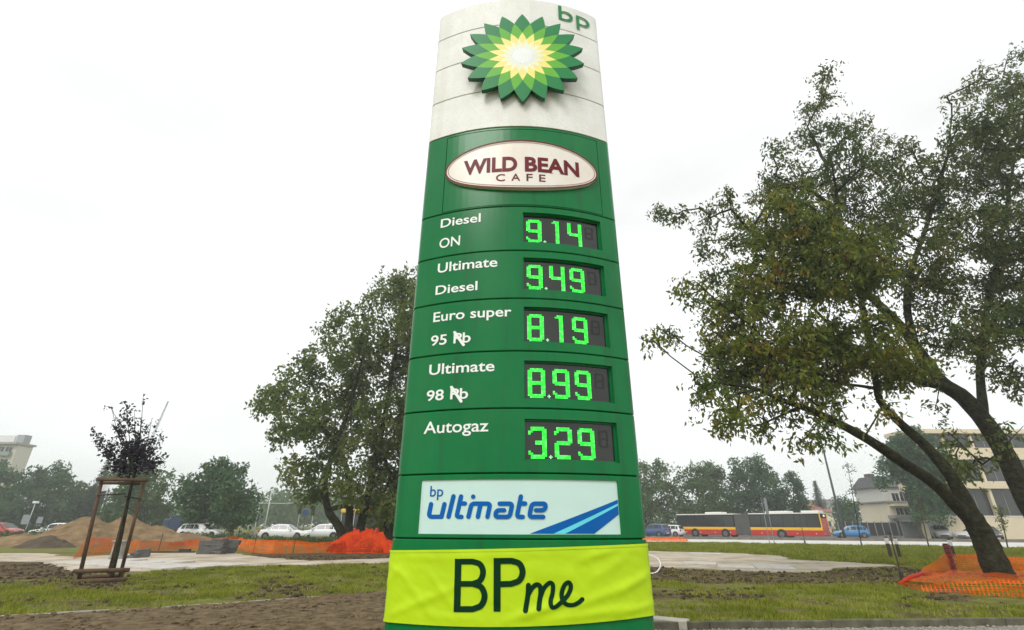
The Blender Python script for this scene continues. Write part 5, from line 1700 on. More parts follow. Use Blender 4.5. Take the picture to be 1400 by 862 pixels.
# rear face
mb = MB(); mb.bbox(9.0, 9.03, -1.2, 1.2, .45, 2.3, .01); rf = mb.build('rear_panel', mat('bus rear poster', (0.5, 0.03, 0.03), rough=0.4, color2=(0.62, 0.22, 0.20), scale=1.4), bus)
mb = MB(); mb.bbox(9.0, 9.035, -1.1, 1.1, 2.35, 2.82, .01); rd = mb.build('rear_window', M_bglass, bus)
mb = MB(); mb.bbox(9.036, 9.045, -.05, .55, 2.48, 2.70, .004); mb.build('route_display', mat('display amber', (0.8, 0.75, 0.6), var=.05, emit=(1, .9, .7), estr=.5), rd)
for s in (1, -1):
    for z in (.8, 1.15):
        mb = MB(); mb.lathe([(.09, 0), (.08, .03)], (9.03, s * 1.05, z), 12, 'X'); mb.build('tail_light', M_tail, bus)
    mb = MB(); mb.bbox(8.94, 9.045, s * 1.215 - .06, s * 1.215 + .06, .95, 2.9, .01); mb.build('rear_corner_trim', M_yel, bus)
mb = MB(); mb.bbox(-9.04, -9.0, -1.15, 1.15, 1.1, 2.75, .01); mb.build('windscreen', M_bglass, bus)
for s in (1, -1):
    mb = MB(); mb.bbox(-9.04, -9.0, s * .95 - .16, s * .95 + .16, .55, .75, .01); mb.build('headlight', M_head, bus)
    mb = MB(); mb.tube([(-9.0, s * 1.2, 2.7), (-9.35, s * 1.4, 2.6), (-9.35, s * 1.42, 2.15)], [.02, .02, .08], 6); mb.build('mirror', M_trim, bus)
bus.scale = (sc_b, sc_b, min(1.0, sc_b * 1.0))

# ---- shorter yellow-topped bus behind the trees
bp0 = G(508, 737.2)
bus2 = thing('city_bus', 'yellow topped city bus standing half hidden behind the forked tree', 'bus', (bp0.x, bp0.y, 0.016), .15, local=True)
hw = 1.275
mb = MB(); mb.bbox(-3.4, 3.4, -hw, hw, .32, 1.1, .03); mb.build('lower_panel', M_red, bus2)
mb = MB(); mb.bbox(-3.39, 3.39, -hw + .01, hw - .01, 1.102, 2.6, .04); mb.build('window_band', M_black, bus2)
mb = MB(); mb.bbox(-3.4, 3.4, -hw, hw, 2.602, 3.0, .08); mb.build('roof', M_yel, bus2)
for k in range(5):
    a = -3.3 + 6.6 * k / 5
    mb = MB(); mb.box(a + .06, a + 1.26, -hw - .004, -hw + .016, 1.25, 2.5); mb.build('side_window', M_bglass, bus2)
    mb = MB(); mb.box(a + .0, a + .045, -hw - .012, -hw + .012, 1.15, 2.58); mb.build('window_post', M_broof, bus2)
for x in (-2.2, 2.0):
    for s in (1, -1):
        wheel(bus2, x, s * (hw - .05), .46, .3, s)

# ---- small blue lorry on the left road
p0 = G(239, 735.5)
tr = thing('lorry', 'small blue box lorry behind the sand heap', 'lorry', (p0.x, p0.y, 0.016), math.pi - .1, local=True)
M_tb = mat('lorry blue', (0.02, 0.045, 0.10), rough=0.45, var=0.1)
mb = MB(); mb.bbox(-1.0, .35, -.95, .95, .8, 2.35, .03); mb.build('cargo_box', M_tb, tr)
mb = MB(); mb.bbox(.4, 1.25, -.9, .9, .45, 1.95, .10); mb.build('cab', M_tb, tr)
mb = MB(); mb.bbox(1.2, 1.262, -.75, .75, 1.2, 1.8, .01); mb.build('windscreen', M_cglass, tr)
mb = MB(); mb.bbox(-1.0, 1.1, -.7, .7, .5, .79, .02); mb.build('chassis', M_trim, tr)
for x in (-.5, .85):
    for s in (1, -1):
        wheel(tr, x, s * .8, .36, .22, s)

# ================================================================== building site things
M_net = mat('orange plastic net', (0.72, 0.085, 0.004), rough=0.6, color2=(0.85, 0.17, 0.006), scale=1.2, spec=.15)
M_net2 = mat('red orange plastic net', (0.62, 0.028, 0.003), rough=0.6, color2=(0.90, 0.10, 0.004), scale=2.5, spec=.15)
M_post = mat('rusty steel post', (0.05, 0.035, 0.028), rough=0.8, var=0.3)
def net_mesh(fn, ns, nt, ws, wt):
    """woven strip: horizontal and vertical bands of real width over a curved surface fn(s,t), s,t in 0..1"""
    V = []; F = []
    def band(pts_a, pts_b):
        o = len(V)
        V.extend(pts_a); V.extend(pts_b); n = len(pts_a)
        for k in range(n - 1):
            F.append((o + k, o + k + 1, o + n + k + 1, o + n + k))
    ss = np.linspace(0, 1, ns + 1); tt = np.linspace(0, 1, nt + 1)
    for t in tt:
        a, b = max(0, t - wt), min(1, t + wt)
        band([fn(s, a) for s in ss], [fn(s, b) for s in ss])
    for s in ss:
        a, b = max(0, s - ws), min(1, s + ws)
        band([fn(a, t, .004) for t in tt], [fn(b, t, .004) for t in tt])
    return V, F
def poly_at(pts, s):
    d = [0.0]
    for a, b in zip(pts[:-1], pts[1:]):
        d.append(d[-1] + math.hypot(b[0] - a[0], b[1] - a[1]))
    q = s * d[-1]
    return [float(np.interp(q, d, [p[k] for p in pts])) for k in range(len(pts[0]))]
def net_fence(name, label, line, cell, seed, m, fill=0.30, group=None, posts=()):
    """line: [(x, y, ztop, zbottom)]"""
    L = sum(math.hypot(b[0] - a[0], b[1] - a[1]) for a, b in zip(line[:-1], line[1:]))
    h = max(p[2] - p[3] for p in line)
    root = thing(name, label, 'net fence', (line[0][0], line[0][1], 0), group=group)
    def fn(s, t, o=0.0):
        x, y, zt, zb = poly_at(line, s)
        w = 0.10 * (float(fbm(s * L * 0.9 + seed, t * 1.5 + seed, 3)) - 0.45) * 2
        sag = -0.05 * abs(math.sin(s * L * 1.3 + seed)) * t
        return (x + w * 0.4 + o, y + w - o, zb + (zt - zb) * t + sag)
    ns, nt = int(L / cell), max(3, int(h / cell * 1.35))
    V, F = net_mesh(fn, ns, nt, fill / ns * 0.5, fill / nt * 0.5)
    me = bpy.data.meshes.new('netting'); me.from_pydata(V, [], F); me.update()
    o = link_mesh('netting', me, m, root)
    for (x, y, h_) in posts:
        mb = MB(); mb.tube([(x, y, -.1), (x + .01, y, h_)], .022, 6); mb.build('post', M_post, root)
    return root
def fl(lst):
    r = []
    for (px, py, ytop) in lst:
        b = G(px, py); t = W(px, ytop, b.y); r.append((b.x, b.y, t.z, 0.03))
    return r
line1 = fl([(99, 766, 760), (111, 762, 732), (128, 759.5, 734), (156, 757.5, 735.5), (190, 756.5, 738.5), (216, 755, 740), (250, 753, 739), (290, 752, 735.5), (322, 751, 732.5)])
posts = [(*G(p, y)[:2], h) for (p, y, h) in ((112, 762, 1.1), (216, 755, .95), (322, 751, 1.25))]
net_fence('orange_net_fence', 'orange plastic net fence in front of the sand heap', line1, 0.13, 3, M_net, 0.38, posts=posts)
line2 = fl([(322, 752, 734), (345, 757, 739), (372, 759, 737), (400, 758, 738.5), (430, 757, 741), (458, 756, 739)])
net_fence('orange_net_fence', 'sagging orange net between the stacked slabs and the bright net heap', line2, 0.13, 8, M_net, 0.38, posts=[(*G(346, 757)[:2], .95), (*G(400, 758)[:2], .7)])
line3 = fl([(230, 748, 741), (300, 745.5, 735), (350, 746, 738), (420, 748, 741), (470, 749, 742)])
net_fence('orange_net_fence', 'second orange net running behind the first, below the hedge', line3, 0.15, 14, M_net, 0.30, posts=[(*G(300, 745.5)[:2], .9)])
line4 = fl([(840, 739.5, 733), (905, 740.5, 735), (930, 740.8, 733.5), (941, 741, 737.5)])
net_fence('orange_net_fence', 'low orange net at the right edge of the totem near the bus front', line4, 0.16, 24, M_net, 0.6, posts=[(*G(930, 740.8)[:2], .65)])
# crumpled heap of netting
hA, hB = G(455, 756), G(535, 757)
heap = thing('net_heap', 'bright orange red crumpled heap of plastic netting left of the totem', 'net heap', tuple((hA + hB) / 2))
hc = (hA + hB) / 2; hl = (hB - hA).length
def heap_fn(layer):
    def fn(s, t, o=0.0):
        x = -hl / 2 + hl * s
        prof = [0.10, .66, .90, 1.0, .95, 1.06, 1.0, 1.02, .78, .55, .10]
        top = float(np.interp(s, np.linspace(0, 1, 11), prof)) * 1.20 * (1 - layer * .10)
        a = t * math.pi
        w = (float(fbm(s * 11 + layer * 7, t * 6, 4)) - .45); fold = math.sin(s * 31 + 5 * w + t * 6) * .07 + math.sin(t * 23 + s * 9 + layer) * .06
        depth = 0.72 - layer * .14
        return (hc.x + x + w * .55 + fold * .6 + o, hc.y - math.cos(a) * depth + w * .7 + fold, max(0.02, (math.sin(a) ** .55) * top * (.92 + w * .35) + fold * math.sin(a)) + o)
    return fn
for layer in range(3):
    V, F = net_mesh(heap_fn(layer), 60, 44, .12 / 60, .12 / 44)
    me = bpy.data.meshes.new('netting'); me.from_pydata(V, [], F); me.update(); link_mesh('netting', me, M_net2, heap)
mb = MB(); p = G(507, 757); mb.tube([(p.x, p.y, 0), (p.x, p.y, 1.35)], .02, 6); mb.build('post', M_post, heap)

# net round the foot of the leaning tree
nA = [(1232, 803), (1262, 811), (1310, 814), (1360, 817), (1420, 820), (1480, 822)]
front_l = [(*G(x, y)[:2], W(x, yt, G(x, y).y).z, .03) for (x, y), yt in zip(nA, (795, 797, 792, 793, 792, 792))]
net_fence('orange_net_fence', 'low orange net in front of the leaning trunk', front_l, 0.085, 31, M_net, 0.27, posts=[(*G(1420, 820)[:2], .5)])
nB = [(1235, 801, 793), (1262, 796, 780), (1290, 790, 762), (1304, 786, 755.5), (1340, 785, 757), (1400, 785, 760), (1470, 786, 761)]
back_l = fl(nB)
net_fence('orange_net_fence', 'orange net sloping up to a post behind the leaning trunk', back_l, 0.085, 35, M_net, 0.34, posts=())
lo_l = [G(1236, 802), G(1270, 805), G(1330, 806), G(1400, 808), G(1480, 809)]
hi_l = [G(1238, 801), G(1290, 791), G(1330, 786), G(1400, 786), G(1480, 787)]
loose = thing('loose_net', 'loose orange net spread over the grass round the leaning trunk', 'net', tuple(G(1330, 796)))
def loose_fn(s, t, o=0.0):
    a = poly_at([tuple(p) for p in lo_l], s); b = poly_at([tuple(p) for p in hi_l], s)
    w = float(fbm(s * 14 + 3, t * 4 + 2, 3))
    return (a[0] + (b[0] - a[0]) * t + w * .1, a[1] + (b[1] - a[1]) * t + w * .1, .05 + w * .22 + o)
V, F = net_mesh(loose_fn, 90, 26, .20 / 90 * .5, .20 / 26 * .5)
me = bpy.data.meshes.new('netting'); me.from_pydata(V, [], F); me.update(); link_mesh('netting', me, M_net, loose)
# red wrapped post and the red tube lying at the corner
p = G(1306, 786)
rp_ = thing('wrapped_post', 'short dark post wrapped in red plastic at the corner of the net', 'post', tuple(p))
mb = MB(); mb.tube([(p.x, p.y, 0), (p.x - .01, p.y, .95)], .075, 10); mb.build('post_body', M_post, rp_)
mb = MB()
for k in range(6):
    z = .12 + k * .14
    mb.tube([(p.x, p.y - .01, z), (p.x - .005, p.y - .01, z + .09)], .10 + .01 * (k % 2), 10)
mb.build('wrapping', mat('dark red plastic', (0.22, 0.02, 0.02), rough=0.45, var=.2), rp_)
a, b = G(1230, 802), W(1262, 784, G(1250, 800).y)
o = MB().tube([(a.x, a.y, .05), ((a.x + b.x) / 2, (a.y + b.y) / 2 + .02, (b.z + .05) / 2 + .03), (b.x, b.y, b.z)], [.05, .055, .045], 8).build('red_tube', mat('red plastic tube', (0.40, 0.022, 0.008), rough=0.5, var=.1, spec=.15), None, smooth=True)
tag(o, 'rolled red plastic tube lying at the left corner of the tree net', 'tube')

# sand heaps
M_sand = mat('brown sand', (0.11, 0.072, 0.036), rough=0.95, color2=(0.27, 0.185, 0.10), scale=1.4, detail=12, bump=1.0, bscale=6, spec=0.1)
def mound(name, label, peaks, foot, seed):
    """peaks: (x,y,h,r)"""
    xs = np.linspace(foot[0], foot[1], 90); ys = np.linspace(foot[2], foot[3], 60)
    X, Y = np.meshgrid(xs, ys)
    Z = np.zeros_like(X) - .08
    for (x, y, h, rx, ry) in peaks:
        d = np.sqrt(((X - x) / rx) ** 2 + ((Y - y) / ry) ** 2) + (fbm(X * .8 + seed, Y * .8, 3) - .45) * .35
        Z = np.maximum(Z, h * np.clip(1.06 - d, -0.1, 1) ** 1.0)
    Z = Z + (fbm(X * 2.4 + seed, Y * 2.4, 5) - .47) * .30 * np.clip(Z / .3, 0, 1)
    i_ = np.arange(X.size).reshape(X.shape)
    F = np.stack([i_[:-1, :-1].ravel(), i_[:-1, 1:].ravel(), i_[1:, 1:].ravel(), i_[1:, :-1].ravel()], 1)
    o = np_mesh(name, np.stack([X.ravel(), Y.ravel(), Z.ravel()], 1), F, M_sand, smooth=True)
    tag(o, label, 'sand heap')
    return o
pm = W(128, 708, 40.5); pm2 = W(176, 705, 42.0)
mound('sand_heap', 'left heap of brown sand behind the wooden tree stakes', [(pm.x, pm.y, pm.z * 1.03, 4.6, 3.6), (pm.x - 3.4, pm.y - 1.5, .75, 3.4, 2.2), (pm.x - 6.6, pm.y - 2.5, .35, 3.4, 1.8)], (pm.x - 11, pm.x + 5, pm.y - 4.6, pm.y + 4), 5)
mound('sand_heap', 'right heap of brown sand with a long low tail behind the orange net', [(pm2.x, pm2.y, pm2.z * 1.04, 3.4, 3.4), (pm2.x + 2.6, pm2.y, 1.25, 3.6, 2.6), (pm2.x + 5.2, pm2.y - .3, .85, 3.2, 2.2)], (pm2.x - 4, pm2.x + 9, pm2.y - 4, pm2.y + 4), 9)
p = G(62, 749)
mound('sand_heap', 'small dark heap of earth below the white hatchback on the left', [(p.x, p.y, .75, 1.7, 1.4)], (p.x - 2.2, p.x + 2.2, p.y - 2, p.y + 2), 15).data.materials[0] = mat('dark earth', (0.06, 0.045, 0.032), rough=.95, color2=(.11, .085, .06), scale=2, bump=.8, bscale=8, spec=.1)

# concrete drum, blocks, stacked slabs
p = G(159, 765)
dr = thing('concrete_drum', 'short grey concrete shaft ring with a lid standing on the paving', 'shaft ring', (p.x, p.y, .03), local=True)
MB().lathe([(.30, 0), (.31, .05), (.28, .1), (.27, .62), (.29, .66)], n=20).build('ring', M_conc, dr, smooth=False)
MB().lathe([(.33, .665), (.345, .69), (.345, .735), (.32, .755)], n=20).build('lid', M_conc, dr)
M_dconc = mat('dark wet concrete', (0.075, 0.075, 0.072), rough=.85, color2=(.14, .14, .13), scale=3, bump=.4)
for k, (px, py, a, b, c, rz) in enumerate(((196, 763, .22, .16, .36, .3), (184, 764, .20, .14, .20, -.4), (188, 761.5, .16, .16, .28, .9), (176, 765, .15, .10, .12, .2))):
    p = G(px, py)
    o = MB().bbox(-a, a, -b, b, 0, c, .025).build('concrete_rubble', M_dconc)
    o.location = (p.x, p.y, .03); o.rotation_euler = (.05, .08 * (k - 1), rz)
    tag(o, ('largest dark concrete lump, upright, right of the shaft ring', 'flat dark concrete lump nearest the shaft ring', 'dark concrete lump behind the other lumps', 'smallest dark concrete lump at the foot of the shaft ring')[k], 'rubble')
sl = MB().bbox(-.33, .33, -.25, .25, 0, .078, .008)
slab0 = None
for st, (px, py, n, rz, tilt) in enumerate(((281, 758.5, 8, .15, 0), (297, 758.8, 9, -.1, 0), (311, 757.5, 8, .35, .06))):
    p = G(px, py)
    root = thing('slab_stack', ('left stack of grey paving slabs in front of the orange net', 'middle and tallest stack of grey paving slabs', 'right stack of grey paving slabs, leaning')[st], 'slab stack', (p.x, p.y, .03), group='stacks of paving slabs', local=True)
    for k in range(n):
        if slab0 is None:
            o = sl.build('slab', M_dconc, root); slab0 = o
        else:
            o = slab0.copy(); COL.objects.link(o); o.parent = root
        o.location = (random.uniform(-.03, .03) + tilt * k * .5, random.uniform(-.03, .03), k * .083)
        o.rotation_euler = (0, tilt * .4, rz + random.uniform(-.12, .12))
p = G(232, 757)
o = MB().bbox(-1.3, 1.3, -.06, .06, 0, .07, .01).build('timber_beam', mat('dark timber', (.035, .03, .026), rough=.9, var=.2)); o.location = (p.x, p.y, .04); o.rotation_euler = (0, 0, .05)
tag(o, 'long dark timber lying on the paving in front of the orange net', 'timber')
p = G(252, 756.5)
o = MB().bbox(-.28, .28, -.12, .12, 0, .16, .01).build('timber_block', MATS['dark timber']); o.location = (p.x, p.y, .045); o.rotation_euler = (0, 0, -.1)
tag(o, 'short dark block at the right end of the long timber', 'timber')

# wooden stakes round the sapling
M_wood = mat('round timber', (0.050, 0.024, 0.011), rough=.8, color2=(.115, .062, .028), scale=5, bump=.4, bscale=25)
fr = thing('stake_frame', 'frame of brown wooden stakes and rails round the young sapling', 'tree stakes', tuple(bs_))
def vstake(px, py, ptx, pty, r):
    b = G(px, py); t = W(ptx, pty, b.y)
    MB().tube([b + (b - t) * .06, t], [r, r * .95], 10).build('stake', M_wood, fr, smooth=True)
    return Vector((b.x, b.y, t.z))
TL = vstake(106.5, 798, 140, 654, .050); TR_ = vstake(162, 796, 198, 656, .046)
bk_ = vstake(147, 790, 181, 660, .042)
def rail(pa, pb, dist, r, ya=None):
    a = W(*pa, dist); b = W(*pb, dist)
    MB().tube([a, b], r, 10).build('rail', M_wood, fr, smooth=True)
yr = TL.y
rail((133, 655.5), (201, 657.0), yr - .11, .050)
rail((139, 660.5), (192, 661.5), yr + .50, .045)
rail((101, 781.5), (176, 779.5), yr - .12, .055)
rail((99, 795.5), (172, 792.5), yr - .115, .052)
rail((112, 789), (168, 787), yr + .5, .05)
ty = bs_.y
k1 = W(133, 677.5, TL.y - .06); k2 = W(172, 675.0, ty - .05); k3 = W(193, 682.5, TR_.y - .06)
MB().tube([k1, k2], .022, 6).build('tie_strap', M_trim, fr)
MB().tube([W(171, 679, ty - .05), k3], .022, 6).build('tie_strap', M_trim, fr)

# ================================================================== poles, signs, lamps
M_pole = mat('pale metal pole', (0.62, 0.63, 0.62), rough=.5, var=.05)
M_dpole = mat('dark lamp post', (0.035, 0.04, 0.042), rough=.6, var=.1)
M_wht = mat('white paint', (.75, .75, .74), rough=.5, var=.04)
def pole(name, label, px, base_y, top_y, dist, r, m, cat, group=None, extra=None, topr=None):
    b = W(px, base_y, dist); t = W(px, top_y, dist)
    root = thing(name, label, cat, (b.x, b.y, 0), group=group)
    MB().tube([(b.x, b.y, -.1), (b.x, b.y, t.z)], [r, topr or r * .6], 8).build('pole', m, root, smooth=True)
    if extra:
        extra(root, Vector((b.x, b.y, t.z)))
    return root
def flag(c1, c2, dx):
    def f(root, t):
        for k, m in enumerate((c1, c2)):
            V = []; n = 8
            for i in range(n + 1):
                x = t.x + dx * (.05 + i / n * 1.3); y = t.y + .12 * math.sin(i * .9)
                z0 = t.z - .1 - k * .45 - .25 * (i / n)
                V += [(x, y, z0), (x, y, z0 - .45)]
            MB().add(V, [(2 * i, 2 * i + 1, 2 * i + 3, 2 * i + 2) for i in range(n)]).build('flag', m, root)
    return f
fg = 'pale poles along the left road'
M_fred = mat('flag red', (.45, .05, .06), var=.05)
def fpole(label, base, top, dist, **k):
    # the foot is hidden: find the plan place from the top of the pole
    t = W(*top, dist)
    root = thing('flagpole', label, 'flagpole', (t.x, t.y, 0), group=fg)
    MB().tube([(t.x, t.y, -.1), (t.x, t.y, t.z)], [.09, .05], 8).build('pole', M_pole, root, smooth=True)
    if 'f' in k: k['f'](root, t)
fpole('pale flagpole with a white flag, seen between the stakes', 0, (150, 661), 78, f=flag(M_wht, M_wht, -1))
fpole('pale flagpole with a white and red flag right of the stakes', 0, (198, 660), 78, f=flag(M_wht, M_fred, -1))
fpole('pale pole left of the round tree', 0, (244, 668), 78)
fpole('pale slanting looking pole between the round tree and the forked tree', 0, (372, 668), 70)
fpole('short pale pole right under the round tree', 0, (354, 694), 74)
def lamp_head(root, t):
    MB().bbox(t.x - .35, t.x + .35, t.y - .15, t.y + .15, t.z - .05, t.z + .25, .05).build('lamp_head', M_wht, root)
pole('street_lamp', 'small white headed lamp in front of the trees on the far left', 33, 730, 688, 75, .06, M_pole, 'street lamp', extra=lamp_head)
def sign_board(w, h, m):
    def f(root, t):
        MB().bbox(t.x - w / 2, t.x + w / 2, t.y - .06, t.y - .03, t.z - h, t.z, .01).build('board', m, root)
    return f
M_gsign = mat('grey sign back', (.22, .25, .26), rough=.5, var=.08)
pole('road_sign', 'grey twin board road sign at the far left', 27, 733, 704, 72, .04, M_dpole, 'road sign', extra=sign_board(1.0, 1.2, M_gsign))
pole('road_sign', 'smaller grey road sign above the left hedge', 47, 733, 707, 72, .04, M_dpole, 'road sign', extra=sign_board(.8, .8, M_gsign))
def traffic(root, t):
    MB().bbox(t.x - .17, t.x + .17, t.y - .2, t.y + .1, t.z - 1.05, t.z, .04).build('signal_box', M_trim, root)
    for k in range(3):
        MB().lathe([(.11, 0), (.10, -.05)], (t.x, t.y - .2, t.z - .2 - k * .32), 10, 'Y').build('lens', M_dpole, root)
pole('traffic_light', 'dark traffic light right of the pale pole, above the white saloon', 404, 736, 690, 62, .05, M_pole, 'traffic light', extra=traffic)
pole('traffic_light', 'dark traffic light closest to the forked tree', 423, 736, 692, 62, .05, M_pole, 'traffic light', extra=traffic)
pole('road_sign', 'blue road sign between the two traffic lights', 412, 738, 697, 56, .04, M_dpole, 'road sign', extra=sign_board(.55, .55, mat('sign blue', (.02, .05, .16), rough=.4, var=.05)))
a, b = W(350, 688, 70), W(425, 687, 66)
o = MB().tube([a, (a + b) / 2 - Vector((0, 0, .1)), b], .035, 5).build('overhead_cable', M_pole); tag(o, 'thin pale overhead cable between the pale pole and the traffic lights', 'cable')

# right-hand street furniture
lt_ = W(1112, 560, 58); lb = Vector((lt_.x, lt_.y, 0))
sl_ = thing('street_lamp', 'tall dark street lamp post rising behind the rear of the bus into the foliage', 'street lamp', tuple(lb))
MB().tube([lb, (lb.x, lb.y, 1.2), (lb.x, lb.y, lt_.z)], [.16, .13, .07], 10).build('post', M_dpole, sl_, smooth=True)
MB().tube([lt_, lt_ + Vector((-.6, 0, .35)), lt_ + Vector((-1.5, 0, .45))], [.05, .045, .05], 6).build('arm', M_dpole, sl_)
q = lt_ + Vector((-1.9, 0, .45)); MB().bbox(q.x - .45, q.x + .35, q.y - .16, q.y + .16, q.z - .06, q.z + .09, .03).build('lamp_head', M_dpole, sl_)
# twin-post sign seen almost edge-on
b = G(1055, 744.5); d = b.y
sg = thing('road_sign', 'narrow grey sign on two thin posts in front of the bus windows', 'road sign', tuple(b))
for px in (1052.5, 1059):
    q = G(px, 744.5); t = W(px - 9, 683, q.y)
    MB().tube([(q.x, q.y, -.1), (q.x, q.y, t.z)], .035, 6).build('post', M_gsign, sg)
t = W(1046.5, 681, d); u = W(1049.5, 704, d)
MB().bbox(b.x - .02, b.x + .22, d - .12, d - .06, u.z, t.z, .01).build('board', M_gsign, sg)
def rod(label, px, base_y, top_y, r=.02, m=M_post, group='thin dark rods and stakes on the right'):
    b = G(px, base_y); t = W(px, top_y, b.y)
    root = thing('marker_rod', label, 'rod', tuple(b), group=group)
    MB().tube([(b.x, b.y, -.1), (b.x, b.y, t.z)], r, 6).build('rod', m, root)
    MB().tube([(b.x, b.y, -.02), (b.x, b.y, .28)], r * 2.6, 6).build('foot', M_trim, root)
rod('thin dark rod in front of the rear half of the bus', 1101, 744.5, 703, .03)
rod('thin leaning looking dark rod at the left corner of the tree net', 1235, 797, 728, .022)
def bollard(label, px, base_y, top_y, r):
    b = G(px, base_y); t = W(px, top_y, b.y)
    root = thing('bollard', label, 'bollard', tuple(b), group='white topped posts on the right')
    MB().lathe([(r, 0), (r * .98, t.z - .32)], (b.x, b.y, 0), 12).build('post', M_post, root)
    MB().lathe([(r * 1.02, t.z - .318), (r * 1.02, t.z - .06)], (b.x, b.y, 0), 12).build('white_band', M_wht, root)
    MB().lathe([(r, t.z - .058), (r * .9, t.z)], (b.x, b.y, 0), 12).build('cap', M_post, root)
bollard('white topped dark post standing on the grass left of the thin rod', 1219, 764, 734, .085)
bollard('white topped dark post just right of the thin rod', 1231, 763, 735, .08)
bollard('white topped dark post above the highest point of the tree net', 1306, 765, 737, .085)
# white hoop beside the totem
pts = [G(880, 784, .02), G(896, 783.5, .02), W(903, 773, G(903, 778).y), W(898, 763, G(898, 772).y), W(884, 758, G(884, 768).y)]
pts = [Vector(p) for p in catmull([tuple(p) for p in pts], 6)]
o = MB().tube(pts, .025, 8).build('white_hose', M_wht, None, smooth=True); tag(o, 'bent white plastic hose sticking out beside the foot of the totem', 'hose')

# ================================================================== buildings
def window_set(root, x, z, w, h, y, m_frame, m_pane, mull=1, depth=.10, name='window'):
    """window on a wall facing -y"""
    o = MB().box(x, x + w, y - .03, y + depth, z, z + h)
    f = o.build(name, m_frame, root)
    for k in range(mull + 1):
        a = x + .07 + (w - .07) * k / (mull + 1); b = x + (w - .07) * (k + 1) / (mull + 1) + .0
        MB().box(a, b, y - .045, y - .032, z + .08, z + h - .08).build('pane', m_pane, f)
M_cr = mat('cream render', (.64, .56, .42), rough=.9, color2=(.72, .65, .50), scale=.4, spec=.2)
M_grn = mat('grey render', (.25, .25, .24), rough=.9, var=.1)
M_slate = mat('dark roof tiles', (.085, .085, .092), rough=.8, var=.25, scale=3)
M_wfr = mat('white window frame', (.68, .68, .66), rough=.5, var=.03)
# villa with the dark roof
D = 84
x0 = W(1226, 735, D).x; x1 = W(1275, 735, D).x; ze_ = W(1180, 687, D).z; zr = W(1190, 650, D).z; zmid = W(1180, 666, D).z
villa = thing('villa', 'cream house with dark mansard roof and white windows behind the road', 'house', (x0, D, 0))
MB().box(x0, x1, D, D + 7, 0, ze_).build('wall', M_cr, villa)
MB().prism([(x0 - .3, D - .3), (x1 - .6, D - .3), (x1 - .6, D + 7.3), (x0 - .3, D + 7.3)], ze_ + .002, ze_ + .22).build('cornice', M_grn, villa)
MB().prism([(x0 - .1, D - .1), (x1 - .8, D - .1), (x1 - .8, D + 7.1), (x0 - .1, D + 7.1)], ze_ + .222, zmid).build('attic_wall', mat('pale render', (.60, .59, .55), rough=.9, var=.08), villa)
rf = MB().prism([(x0 - .5, D - .5), (x1 - .4, D - .5), (x1 - .4, D + 7.5), (x0 - .5, D + 7.5)], zmid + .002, zr, [(x0 + .3, D + 2.2), (x1 - 2.2, D + 2.2), (x1 - 2.2, D + 5.6), (x0 + .3, D + 5.6)]).build('roof', M_slate, villa)
cxm = W(1188, 650, D + 4).x
MB().bbox(cxm - .5, cxm + .5, D + 3.4, D + 4.6, zr - 1.5, zr + .55, .03).build('chimney', mat('chimney brick', (.10, .07, .06), rough=.9, var=.2), rf)
for (pxa, pxb, ya, yb) in ((1221, 1238, 688, 674), (1226, 1244, 705, 694)):
    a = W(pxa, ya, D); b = W(pxb, yb, D)
    window_set(villa, a.x, a.z, (b.x - a.x) * .48, b.z - a.z, D - .06, M_wfr, M_cglass)
    window_set(villa, a.x + (b.x - a.x) * .52, a.z, (b.x - a.x) * .48, b.z - a.z, D - .06, M_wfr, M_cglass)
a = W(1216, 692.5, D); b = W(1246, 689.5, D)
MB().bbox(a.x, b.x, D - 1.1, D - .02, a.z, b.z, .02).build('balcony', M_cr, villa)
a = W(1214, 708, D); b = W(1262, 705, D)
MB().bbox(a.x, b.x, D - 1.6, D - .02, a.z - .1, b.z, .02).build('porch_roof', M_grn, villa)
for px in (1220, 1236, 1252):
    a = W(px, 716, D - 1.3); MB().box(a.x - .18, a.x + .18, D - 1.45, D - 1.1, 0, W(1180, 708, D).z - .12).build('porch_post', M_grn, villa)
MB().box(x0 + .6, x0 + 3.6, D - .05, D - .01, .2, 2.2).build('garage_door', M_trim, villa)
# dark fence in front of the villa
D = 79
xa, xb = W(1150, 735, D).x, W(1262, 735, D).x
fn_ = thing('garden_fence', 'dark solid garden fence in front of the cream villa', 'fence', (xa, D, 0))
M_fen = mat('dark green fence board', (.02, .026, .026), rough=.75, var=.2)
n = int((xb - xa) / 1.1)
pan = MB().bbox(.04, 1.02, -.03, .03, .15, 1.95, .01)
LOCAL[fn_.name] = True
p0_ = None
for k in range(n):
    if p0_ is None:
        o = pan.build('fence_panel', M_fen, fn_); p0_ = o
    else:
        o = p0_.copy(); COL.objects.link(o); o.parent = fn_
    o.location = (k * 1.1, 0, random.uniform(-.02, .02))
pst = None
for k in range(n + 1):
    if pst is None:
        o = MB().bbox(-.07, .07, -.06, .06, 0, 2.1, .01).build('fence_post', M_grn, fn_); pst = o
    else:
        o = pst.copy(); COL.objects.link(o); o.parent = fn_
    o.location = (k * 1.1 - .02, -.03, 0)
